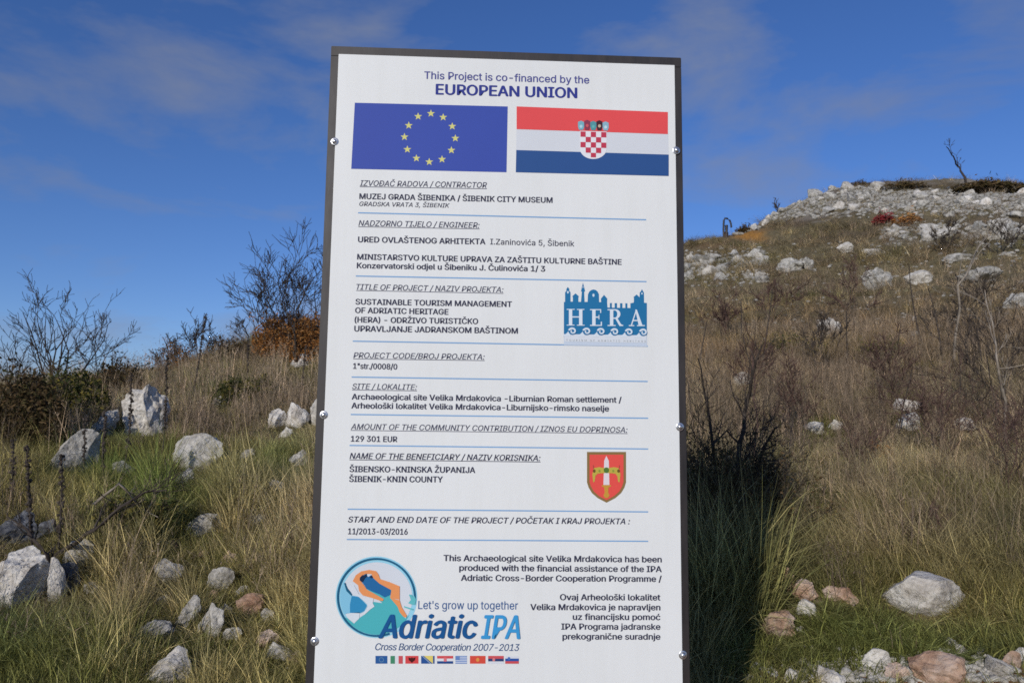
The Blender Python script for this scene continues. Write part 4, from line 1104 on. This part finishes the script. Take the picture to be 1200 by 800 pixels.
def build_grass():
    # 1 long arching dry grass
    protos = []
    for s in range(5): protos.append(grass_proto(200+s, 34, .05, (.28, .5), .42, (.3, 1.9), .0044, (-.10, -.05)))
    for s in range(4): protos.append(grass_proto(220+s, 44, .06, (.2, .42), .62, (.6, 2.4), .0042, (-.12, -.12)))
    for s in range(3): protos.append(grass_proto(240+s, 22, .05, (.4, .62), .3, (.0, 1.1), .0036, (-.14, 0)))
    X = []; 
    for (n_, d0, d1, pw, sd) in ((12000, 2.3, 6.5, 1.6, 31), (18500, 6.0, 15, 1.3, 32), (18000, 14, 60, .7, 33)):
        X.append(sample(n_, d0, d1, power=pw, seed=sd))
    x, y, z, d, az = (np.concatenate([q[i] for q in X]) for i in range(5))
    u, v = to_px(x, y, z)
    n1_ = noise2(x, y, 1.3, 40); n4_ = noise2(x, y, .45, 41)
    h = np.clip(.70+.42*n1_+.25*n4_, .22, 1.4)*np.where((u < 400) & (d > 6.5), .68, 1)
    # bottom right by the path: short turf
    path = (u > 840) & (v > 640)
    h = np.where(path, h*np.clip(1-(v-640)/150, .22, 1), h)
    h = np.where((u > 795) & (u < 900) & (v > 590) & (d < 6.5) & (d > 3.6), np.maximum(h, 1.25), h)
    h = np.where((u < 400) & (d < 7), np.clip(h*.66*(1+.55*noise2(x, y, 2.6, 42)), .16, 1.0), h)
    far = np.clip((d-10)/25, 0, 1)
    lim = limit_height(x, y, z, d)
    nominal = .42*h
    f = np.clip(lim/nominal, 0, 1)
    hs_ = h*f
    keep = (lim > .02) & ~(behind_board(u, v) & (d > 3.4)) & (hs_ > .08) & ~((v > 778) & (u > 840) & (rng.random(len(x)) < .75)) & (np.abs(y) > .07)
    crest = (d > 34) & (u > 860) & (v < 262)
    keep &= ~(crest & (rng.random(len(x)) < .72))
    dig = (((u-884)/30)**2+((v-277)/10)**2 < 1.2) & (d > 20)
    keep &= ~dig
    # fewer tufts on the near path
    idx = np.nonzero(keep)[0]
    x, y, z, d, u, v, hs_, far = (q[idx] for q in (x, y, z, d, u, v, hs_, far))
    r_ = np.random.default_rng(77); n = len(x)
    pick = np.where(r_.random(n) < .45, r_.integers(0, 5, n), np.where(r_.random(n) < .6, r_.integers(5, 9, n), r_.integers(9, 12, n)))
    k = 1+far*.35
    wid = 1+np.clip((d-7)/12, 0, 2.5)
    jit = r_.uniform(.8, 1.25, n)
    scl = np.stack([k*jit*wid**.6, k*jit*wid**.6, k*jit*hs_*(1-.25*far)], 1)
    scl[:, :2] *= np.clip(hs_, .55, 1.1)[:, None]
    right = (u > 900) & (d < 14)
    rot = np.stack([r_.normal(0, .2, n), r_.normal(0, .2, n)-.30*right-.05, r_.normal(0, .9, n)*np.where(right, .45, 1)], 1)
    T_ = tints(x, y, u, v, d, 5)
    scatter('long_grass', protos, np.stack([x, y, z], 1), pick, rot, scl, T_, M_GRASS)
    # 2 short green turf
    protos = [grass_proto(300+s, 55, .07, (.06, .15), .55, (.3, 1.4), .0034, (0, 0), seg=4) for s in range(6)]
    X = [sample(14500, 2.2, 6.2, power=1.6, seed=51), sample(11000, 6, 16, power=1.2, seed=52)]
    x, y, z, d, az = (np.concatenate([q[i] for q in X]) for i in range(5))
    u, v = to_px(x, y, z); lim = limit_height(x, y, z, d)
    keep = (lim > .01) & ~(behind_board(u, v) & (d > 3.4)) & ~((v > 772) & (u > 840) & (rng.random(len(x)) < .7))
    idx = np.nonzero(keep)[0]; x, y, z, d, u, v, lim = (q[idx] for q in (x, y, z, d, u, v, lim)); n = len(x)
    T_ = lerp3((.20, .22, .07), (.34, .30, .12), np.clip(.5+.7*noise2(x, y, 1.7, 60), 0, 1))
    T_ *= np.clip(r_.normal(1, .18, n), .5, 1.6)[:, None]
    hh = np.clip(1+.4*noise2(x, y, 2.1, 61), .5, 1.5)*np.clip(lim/.12, .3, 1)
    s_ = r_.uniform(.8, 1.3, n)
    scatter('short_turf', protos, np.stack([x, y, z], 1), r_.integers(0, 6, n), np.stack([r_.normal(0, .06, n), r_.normal(0, .06, n), r_.uniform(0, 6.28, n)], 1), np.stack([s_, s_, s_*hh], 1), T_, M_GRASS)
    # 3 dead brown weed stems and heather twigs
    protos = [weed_proto(400+s, 7, .5, .0034, .06, 6) for s in range(5)]+[weed_proto(420+s, 16, .34, .003, .10, 7) for s in range(5)]
    X = [sample(3100, 3.6, 8, power=1.5, seed=71), sample(9000, 7, 18, power=1.2, seed=72), sample(9000, 16, 60, power=.7, seed=73)]
    x, y, z, d, az = (np.concatenate([q[i] for q in X]) for i in range(5))
    u, v = to_px(x, y, z); lim = limit_height(x, y, z, d)
    dens = np.clip(.45+.8*noise2(x, y, .8, 80), .05, 1)
    dens = np.where((u > 930) & (v < 600), np.clip(dens+.3, 0, 1), dens)
    dens = np.where((u > 830) & (v > 610), dens*.25, dens)
    dens = np.where((d > 34) & (u > 860) & (v < 262), dens*.4, dens)
    keep = (lim > .12) & ~(behind_board(u, v) & (d > 3.4)) & (rng.random(len(x)) < dens) & ~((((u-884)/28)**2+((v-278)/9)**2 < 1.1) & (d > 20))
    idx = np.nonzero(keep)[0]; x, y, z, d, u, v, lim = (q[idx] for q in (x, y, z, d, u, v, lim)); n = len(x)
    T_ = lerp3((.19, .145, .115), (.44, .345, .245), r_.random(n))
    T_ = T_*(1+.25*noise2(x, y, .6, 90))[:, None]
    hh = r_.uniform(.5, 1.15, n)*np.clip(lim/.5, .2, 1)
    wd = 1+np.clip((d-7)/12, 0, 2.2)
    scatter('dead_weeds', protos, np.stack([x, y, z], 1), r_.integers(0, 10, n), np.stack([r_.normal(0, .1, n), r_.normal(0, .1, n), r_.uniform(0, 6.28, n)], 1), np.stack([wd**.7, wd**.7, hh*wd**.12], 1), T_, M_WEED)
build_grass()

# ------------------------------------------------------------------ woody plants
class Wood:
    def __init__(s): s.V = []; s.F = []; s.tips = []
    def tube(s, pts, rads, n=5):
        b = len(s.V)
        for i, p in enumerate(pts):
            t = (pts[min(i+1, len(pts)-1)]-pts[max(i-1, 0)]).normalized()
            a = t.orthogonal().normalized(); c = t.cross(a)
            for k in range(n):
                th = 6.2832*k/n; s.V.append(p+(a*math.cos(th)+c*math.sin(th))*rads[i])
        for i in range(len(pts)-1):
            for k in range(n):
                s.F.append((b+i*n+k, b+i*n+(k+1) % n, b+(i+1)*n+(k+1) % n, b+(i+1)*n+k))
    def grow(s, r_, p, d, L_, r, depth, crook=.25, upw=.12, kids=(3, 6), spread=.75, ratio=(.35, .7), seg=6, n=5, minr=.0012):
        pts = [p.copy()]; rads = [r]; dirs = [d.copy()]
        for i in range(seg):
            d = (d+Vector((r_.gauss(0, crook), r_.gauss(0, crook), r_.gauss(0, crook)*.7+upw))).normalized()
            p = p+d*(L_/seg); pts.append(p.copy()); dirs.append(d.copy())
            rads.append(max(minr*.7, r*(1-.72*(i+1)/seg)))
        s.tube(pts, rads, n)
        s.tips += [(pts[-1], d), (pts[-2], d)]
        if depth > 0:
            for k in range(r_.randint(*kids)):
                f = r_.uniform(.25, 1)*seg; i = min(seg-1, int(f)); q = pts[i].lerp(pts[i+1], f-i)
                ax = Vector((r_.gauss(0, 1), r_.gauss(0, 1), r_.gauss(0, .6))).normalized()
                nd = (dirs[i]+ax*spread).normalized()
                s.grow(r_, q, nd, L_*r_.uniform(*ratio), max(minr, rads[i]*.62), depth-1, crook, upw, kids, spread, ratio, max(3, seg-1), max(3, n-1), minr)
    def mesh(s, name):
        return mesh_np(name, [tuple(v) for v in s.V], s.F, True)
def base_at(u, v):
    p, d = hit(u, v); return p, (Vector(p)-Vector((CX, CY, CZ))).dot(fw)/FPX
def bare_shrub(u, v, hpx, wpx, label, seed, stems=5, mat=M_BARK, thick=1.0, depth=3, group=None, name='bare_shrub', cat='shrub', kids=(3, 5), crook=.2, upw=.1, ratio=(.35, .65), rscale=1.0, spread=.75):
    p, s = base_at(u, v); r_ = random.Random(seed)
    root = empty(name, p); tag(root, label, cat, group)
    Hh_ = hpx*s
    allw = []
    for k in range(stems):
        wd = Wood(); a = 6.28*k/stems+r_.uniform(-.4, .4)
        sp_ = (wpx/hpx)*.5*r_.uniform(.3, 1.1)
        d = Vector((math.cos(a)*sp_, math.sin(a)*sp_, 1)).normalized()
        wd.grow(r_, Vector((math.cos(a)*.03, math.sin(a)*.03, -.04)), d, Hh_*r_.uniform(.6, .82), max(.004, Hh_*.0095*thick)*r_.uniform(.7, 1.1), depth, crook, upw, kids, spread, ratio, minr=max(.0012, s*.38))
        link('stem', wd.mesh('stem'), mat, root); allw.append(wd)
    return root, allw, s
def leaves(root, woods, mat, size, seed, per=3, name='foliage', extra=None):
    r_ = random.Random(seed); V = []; F = []; C = []
    pts = [t for w_ in woods for t in w_.tips]
    for (p, d) in pts:
        for k in range(per):
            c = p+Vector((r_.gauss(0, 1), r_.gauss(0, 1), r_.gauss(0, 1)))*size*1.6
            a = Vector((r_.gauss(0, 1), r_.gauss(0, 1), r_.gauss(0, 1))).normalized(); b = a.orthogonal().normalized()
            L_ = size*r_.uniform(.6, 1.3); W_ = L_*r_.uniform(.35, .6); i = len(V)
            V += [c-a*L_, c+b*W_, c+a*L_, c-b*W_]; F.append((i, i+1, i+2, i+3)); C += [r_.random()]*4
    if extra:
        for c in extra(r_):
            a = Vector((r_.gauss(0, 1), r_.gauss(0, 1), r_.gauss(0, 1))).normalized(); b = a.orthogonal().normalized()
            L_ = size*r_.uniform(.6, 1.3); W_ = L_*r_.uniform(.3, .55); i = len(V)
            V += [c-a*L_, c+b*W_, c+a*L_, c-b*W_]; F.append((i, i+1, i+2, i+3)); C += [r_.random()]*4
    me = mesh_np(name, [tuple(v) for v in V], F)
    at = me.attributes.new('bcol', 'FLOAT', 'POINT'); at.data.foreach_set('value', np.array(C, np.float32))
    o = link(name, me, mat, root); o['kind'] = 'stuff'
    return o
M_RUST = leaf_mat('rusty_leaves', [(.14, .07, .03), (.42, .18, .05), (.56, .27, .09), (.30, .18, .07)])
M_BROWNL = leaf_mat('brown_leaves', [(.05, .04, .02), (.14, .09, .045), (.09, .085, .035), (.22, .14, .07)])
M_DGREEN = leaf_mat('dark_green_leaves', [(.035, .045, .018), (.07, .085, .03), (.12, .11, .04), (.30, .24, .05)])
M_RED = leaf_mat('red_leaves', [(.30, .03, .04), (.42, .05, .06), (.22, .05, .04), (.34, .06, .07)])

# left skyline
bare_shrub(62, 478, 158, 120, 'wide leafless shrub with curving dark branches at the left end of the skyline', 3, 7, thick=1.1, crook=.2, depth=3, kids=(3, 4), ratio=(.35, .55))
bare_shrub(116, 470, 112, 60, 'smaller leafless shrub just right of the wide leafless one on the left skyline', 8, 4, thick=.9, kids=(2, 4))
bare_shrub(4, 492, 120, 60, 'leafless twigs of a shrub cut by the left edge of the photo', 9, 4, thick=.9, kids=(2, 4))
bare_shrub(350, 430, 146, 92, 'tall leafless shrub rising behind the left edge of the board', 12, 11, thick=.95, kids=(3, 5), crook=.22, ratio=(.35, .6))
bare_shrub(312, 428, 106, 74, 'fine twigged leafless shrub left of the tall one beside the board', 14, 8, thick=.8, kids=(3, 5), crook=.24)
bare_shrub(232, 432, 60, 50, 'small wispy bare shrub with one tall shoot on the middle of the left skyline', 16, 4, thick=.8, kids=(3, 5))
bare_shrub(196, 440, 48, 44, 'low wispy bare shrub left of the one with a tall shoot on the skyline', 17, 4, thick=.8, kids=(3, 5))
bare_shrub(262, 428, 42, 40, 'low twiggy shrub between the wispy shrub and the rusty bush', 18, 4, thick=.8, kids=(3, 5))
# leafy bushes
def ball(w_, h_, n, flat=.5):
    return lambda r_: [Vector((math.cos(a)*q*w_, math.sin(a)*q*w_*flat, h_*(.08+.9*r_.random()*(1-.45*q*q)))) for a, q in [(r_.uniform(0, 6.28), math.sqrt(r_.random())) for _ in range(n)]]
def leafy(u, v, hpx, wpx, label, seed, mat, lsize, n, stems=6, bark=M_BARK):
    root, wds, s = bare_shrub(u, v, hpx, wpx, label, seed, stems, bark, .7, 2, name='leafy_bush', cat='bush', kids=(3, 5))
    leaves(root, wds, mat, lsize*1.35, seed, 2, extra=ball(wpx*s*.5, hpx*s*.92, n))
leafy(22, 524, 96, 100, 'dense brown leaved bush at the left edge below the leafless shrubs', 31, M_BROWNL, .016, 3200)
leafy(80, 505, 84, 90, 'dark green bush with some yellow leaves right of the brown bush at left', 32, M_DGREEN, .015, 2600)
leafy(136, 470, 52, 60, 'low brown bush on the skyline above the tall pitted boulder', 33, M_BROWNL, .014, 1500)
leafy(336, 425, 66, 84, 'rust orange bush on the skyline beside the board', 34, M_RUST, .015, 5200)
leafy(364, 430, 76, 50, 'rusty brown bush partly hidden by the left edge of the board', 35, M_RUST, .015, 1500)
leafy(205, 440, 40, 80, 'low russet bush on the skyline left of the wispy shrubs', 36, M_RUST, .012, 900)
leafy(270, 432, 38, 70, 'low dull brown bush left of the rust orange bush', 37, M_BROWNL, .012, 900)
leafy(290, 482, 44, 90, 'dark green low bush in grass below the rust orange bush', 38, M_DGREEN, .016, 1400)
leafy(148, 632, 56, 84, 'dark green clump in the left grass behind the debris branches', 39, M_DGREEN, .014, 1500)
leafy(1036, 264, 13, 28, 'small bright red shrub under the hilltop stone band', 40, M_RED, .06, 500, 5)
leafy(1065, 264, 11, 40, 'low russet shrub right of the small bright red shrub', 41, M_RUST, .06, 500, 5)
leafy(872, 268, 8, 22, 'dark leaf strip standing for the shade under the brow above the orange earth', 42, M_BROWNL, .06, 300, 4)  # dark leaves added as the shade line of the overhang
leafy(1160, 226, 12, 90, 'long dark brown hedge of brush along the hilltop at right', 43, M_BROWNL, .10, 1500, 6)
leafy(1062, 222, 8, 60, 'thin dark brush on the middle of the hilltop', 44, M_BROWNL, .08, 700, 5)
leafy(1008, 219, 6, 36, 'small dark tuft of brush on the left part of the hilltop', 45, M_BROWNL, .08, 400, 4)

leafy(1030, 548, 34, 30, 'small rust red plant in the middle of the straw at right', 46, M_RUST, .008, 260, 5)
leafy(930, 425, 40, 90, 'olive green low bush on the right slope below the bright single rock', 47, M_DGREEN, .016, 900, 5)
leafy(1040, 430, 34, 80, 'dull green low bush right of the olive green one on the right slope', 48, M_DGREEN, .016, 700, 5)
# dead flower stalks
def stalk(u, v, hpx, label, seed, lean=.0, knob=True, thick=1.0, group=None):
    p, s = base_at(u, v); r_ = random.Random(seed); h = hpx*s
    root = empty('dead_flower_stalk', p); tag(root, label, 'dead stalk', group)
    wd = Wood(); pts = []; q = Vector((0, 0, -.03)); d = Vector((lean, 0, 1)).normalized()
    for i in range(10):
        pts.append(q.copy()); d = (d+Vector((r_.gauss(0, .03), r_.gauss(0, .03), .02))).normalized(); q = q+d*(h/9)
    wd.tube(pts, [max(.0055, s*.9)*1.15*thick*(1-.06*i) for i in range(10)], 6)
    link('stem', wd.mesh('stem'), M_BARK, root)
    if knob:
        bm = bmesh.new()
        for k in range(int(110*min(1.5, h))):
            f = r_.uniform(.3, 1)*9; i = min(8, int(f)); c = pts[i].lerp(pts[i+1], f-i)
            a = r_.uniform(0, 6.28); c = c+Vector((math.cos(a), math.sin(a), .3))*r_.uniform(.004, .013)
            bmesh.ops.create_icosphere(bm, subdivisions=1, radius=r_.uniform(.005, .0105), matrix=Matrix.Translation(c))
        me = bpy.data.meshes.new('seed_heads'); bm.to_mesh(me); bm.free()
        o = link('seed_heads', me, M_BARK, root); o['kind'] = 'stuff'
stalk(189, 540, 128, 'tallest knobbly dead stalk standing in front of the tall pitted boulder', 1)
stalk(144, 560, 128, 'dead stalk left of the tall pitted boulder', 2, thick=.9)
stalk(122, 572, 96, 'thick knobbly dead stalk in front of the smooth grey boulder', 3, -.12, thick=1.3)
stalk(99, 560, 78, 'thin dead stalk across the face of the smooth grey boulder', 4, -.1)
stalk(40, 666, 150, 'dark knobbly dead stalk rising from the rock pile at the left edge', 5, -.08)
stalk(68, 660, 132, 'second dark dead stalk in the rock pile, right of the first', 6, 0)
stalk(16, 600, 90, 'thin dead stalk nearest the left edge of the photo', 7, -.1, thick=.8)
stalk(226, 470, 110, 'slender dead stalk standing against the sky on the left skyline', 8, 0, thick=.9)
stalk(352, 470, 70, 'dead stalk in front of the rusty bush beside the board', 9, .02, thick=.9)
stalk(290, 450, 60, 'short dead stalk left of the rust orange bush', 10, .02, thick=.8)

_r = random.Random(5)
for k in range(18):
    stalk(_r.uniform(812, 1195), _r.uniform(400, 560), _r.uniform(45, 105), 'thin dark leafless stem rising out of the straw on the right slope', 100+k, _r.uniform(-.2, .2), False, 1.0, 'thin dark stems on the right slope')
# fallen branches over the rock pile
def branch(pxs, label, seed, rad0, mat=M_BARK, lift=0.0, twigs=5, name='fallen_branch', tw=.3, dist=None, cat='branch'):
    """a branch whose course is given by the photo points it passes; it lies at the distance of its lowest end"""
    r_ = random.Random(seed)
    p0, s = base_at(*dist) if dist else base_at(*pxs[0])
    zc = s*FPX
    root = empty(name, (0, 0, 0)); tag(root, label, cat)
    pts = []
    for k, (u, v) in enumerate(pxs):
        q = Vector((CX, CY, CZ))+px_ray(u, v)*(zc*(1+.02*math.sin(k*1.7+seed)))
        pts.append(q)
    # resample
    rs = []
    for i in range(len(pts)-1):
        for f in (0, .34, .67): rs.append(pts[i].lerp(pts[i+1], f)+Vector((r_.gauss(0, 1), r_.gauss(0, 1), r_.gauss(0, 1)))*zc*.0012)
    rs.append(pts[-1]); root.location = rs[0]; o0 = rs[0].copy(); rs = [q-o0 for q in rs]
    n = len(rs); wd = Wood(); wd.tube(rs, [rad0*(1-.8*i/n) for i in range(n)], 7)
    link('stem', wd.mesh('stem'), mat, root)
    tot = sum((rs[i+1]-rs[i]).length for i in range(n-1))
    w2 = Wood()
    for k in range(twigs):
        i = r_.randrange(n//5, n-1); d = (rs[i+1]-rs[i]).normalized()
        w2.grow(r_, rs[i], (d+Vector((r_.gauss(0, .6), r_.gauss(0, .6), r_.gauss(0, .5)+.2))).normalized(), tot*tw*r_.uniform(.4, 1), rad0*(1-.8*i/n)*.6, 2, .16, .06, (2, 4), .7, (.3, .6), 5, 4, s*.25)
    if twigs: link('twigs', w2.mesh('twigs'), mat, root)
    return root
branch([(48, 668), (80, 640), (110, 622), (140, 595), (170, 576), (196, 574)], 'long arched dead branch over the rock pile at left', 1, .014, twigs=10)
branch([(48, 640), (76, 655), (104, 664), (130, 652), (152, 648), (185, 655)], 'low dead branch running right from the rock pile', 2, .012, M_BARKR, twigs=8)
branch([(60, 690), (54, 650), (34, 620), (8, 606)], 'dead branch bending left across the dark rocks', 3, .012, twigs=7, dist=(60, 690))
branch([(110, 590), (140, 566), (160, 590), (186, 606)], 'pale bent twig right of the rock pile', 4, .009, M_BARKP, twigs=3, dist=(150, 640))

# right side woody plants
branch([(858, 600), (868, 520), (876, 470), (884, 430), (893, 404)], 'dark bare shrub with upright crooked branches in the shadow beside the board', 11, .016, M_BARK, twigs=9, tw=.30, name='bare_shrub', dist=(860, 640), cat='shrub')
branch([(846, 600), (836, 520), (824, 458), (818, 420)], 'dark branch leaning left towards the board from the shadowed shrub', 12, .013, M_BARK, twigs=8, tw=.28, name='bare_shrub', dist=(850, 640), cat='shrub')
branch([(872, 600), (890, 540), (906, 505), (918, 492)], 'short dark branch leaning right out of the board shadow', 13, .011, M_BARK, twigs=6, tw=.3, name='bare_shrub', dist=(872, 640), cat='shrub')
branch([(1180, 520), (1176, 470), (1170, 430), (1166, 395), (1154, 340)], 'pale leafless sapling stem near the right edge', 14, .012, M_BARKP, twigs=8, tw=.28, name='bare_sapling', dist=(1182, 545), cat='sapling')
branch([(1118, 420), (1126, 335), (1142, 300), (1156, 275), (1166, 266), (1182, 256)], 'pale forked sapling crossing the domed outcrop below the crest', 15, .015, M_BARKP, twigs=7, tw=.3, name='bare_sapling', dist=(1118, 440), cat='sapling')
branch([(880, 560), (888, 500), (884, 455), (880, 400), (872, 372)], 'grey bare stem behind the shadowed shrub right of the board', 16, .008, M_BARKR, twigs=7, tw=.3, name='bare_sapling', dist=(880, 560), cat='sapling')
branch([(1134, 217), (1129, 205), (1122, 196), (1117, 182), (1109, 172)], 'single crooked bare tree leaning left against the sky on the hilltop', 17, .075, M_BARK, twigs=4, tw=.2, name='bare_tree', dist=(1134, 224), cat='tree')
bare_shrub(912, 240, 20, 12, 'tiny bare shrub against the sky above the left end of the hilltop stones', 50, 3, thick=.8, depth=2, kids=(2, 4))
bare_shrub(1056, 222, 14, 16, 'thin bare shrub against the sky in the middle of the hilltop', 51, 3, thick=.8, depth=2, kids=(2, 4))
for k, (u, v, h_, w_, lb, mt) in enumerate((
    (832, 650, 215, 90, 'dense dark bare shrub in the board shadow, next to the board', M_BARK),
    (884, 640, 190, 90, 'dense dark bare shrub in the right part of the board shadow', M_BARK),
    (1196, 520, 170, 130, 'largest dark twiggy shrub cut by the right edge of the photo', M_BARK),
    (1160, 470, 120, 130, 'dark tangled shrub left of the largest one at the right edge', M_BARK),
    (1090, 520, 100, 110, 'grey brown tangled shrub behind the white capped rock', M_BARKR),
    (930, 520, 90, 90, 'thin brown shrub in straw right of the board shadow', M_BARKR),
    (880, 470, 80, 80, 'thin brown shrub behind the pale stone right of the board', M_BARKR),
    (1190, 590, 150, 120, 'dense purple brown thorny shrub at the right edge of the slope', M_BARKR),
    (1128, 560, 130, 110, 'brown thorny shrub left of the dense one at the right edge', M_BARKR),
    (1050, 470, 90, 90, 'brown twiggy shrub between the bright single rock and the white capped rock', M_BARKR),
    (960, 440, 80, 70, 'thin twiggy shrub below the bright single rock', M_BARK),
    (1000, 372, 60, 70, 'twiggy shrub in front of the craggy white outcrop', M_BARKR),
    (1130, 400, 80, 80, 'twiggy shrub below the domed outcrop', M_BARK),
    (1175, 300, 40, 60, 'dark curved shrub in front of the lower stone band at right', M_BARK),
    (1110, 296, 34, 50, 'dark curved shrub in front of the lower stone band in the middle', M_BARK),
    (850, 400, 60, 50, 'twiggy shrub below the rubble heap beside the board', M_BARKR),
    (905, 380, 60, 60, 'twiggy shrub right below the dark grey outcrop', M_BARKR),
    (1090, 640, 60, 80, 'low thorny shrub in straw above the largest boulder', M_BARKR),
    (1010, 560, 70, 80, 'reddish twiggy shrub in the middle of the straw at right', M_BARKR))):
    bare_shrub(u, v, h_, w_, lb, 60+k, 5, mt, .55, 3, kids=(3, 5), crook=.22)
# shadowed dense bush behind the board
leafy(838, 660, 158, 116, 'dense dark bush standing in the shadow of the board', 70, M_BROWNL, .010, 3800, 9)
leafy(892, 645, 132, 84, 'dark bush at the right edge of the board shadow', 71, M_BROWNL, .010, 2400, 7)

# dark bent metal frame on the ridge
p_, s_ = base_at(851, 278)
mf = empty('metal_frame', p_); tag(mf, 'dark arched metal frame standing on the ridge left of the orange earth', 'metal frame')
def pp_(u, v): return Vector(((u-851)*s_, 0, (278-v)*s_))
wd = Wood(); wd.tube([pp_(848, 281), pp_(848, 268), pp_(848.6, 258), pp_(850, 255.6), pp_(853, 256), pp_(855.5, 258), pp_(857, 262), pp_(857.4, 266.5)], [s_*1.15]*8, 8)
M_BLK = simple_mat('black_iron', (.012, .013, .018), (.03, .03, .035), 10, .5, .4)
link('hoop', wd.mesh('hoop'), M_BLK, mf)
wd = Wood(); wd.tube([pp_(851.5, 281), pp_(851.5, 270), pp_(851.6, 264)], [s_*1.3, s_*1.6, s_*2.0], 8); link('post', wd.mesh('post'), M_BLK, mf)
bm = bmesh.new(); bmesh.ops.create_cube(bm, size=1)
for v_ in bm.verts: v_.co = Vector((v_.co.x*s_*6, v_.co.y*s_*4, v_.co.z*s_*9+s_*2))
bmesh.ops.bevel(bm, geom=bm.edges[:], offset=s_*.8, segments=2, affect='EDGES')
me = bpy.data.meshes.new('footing'); bm.to_mesh(me); bm.free()
link('footing', me, M_BARKR, mf).location = (0, .1, 0)
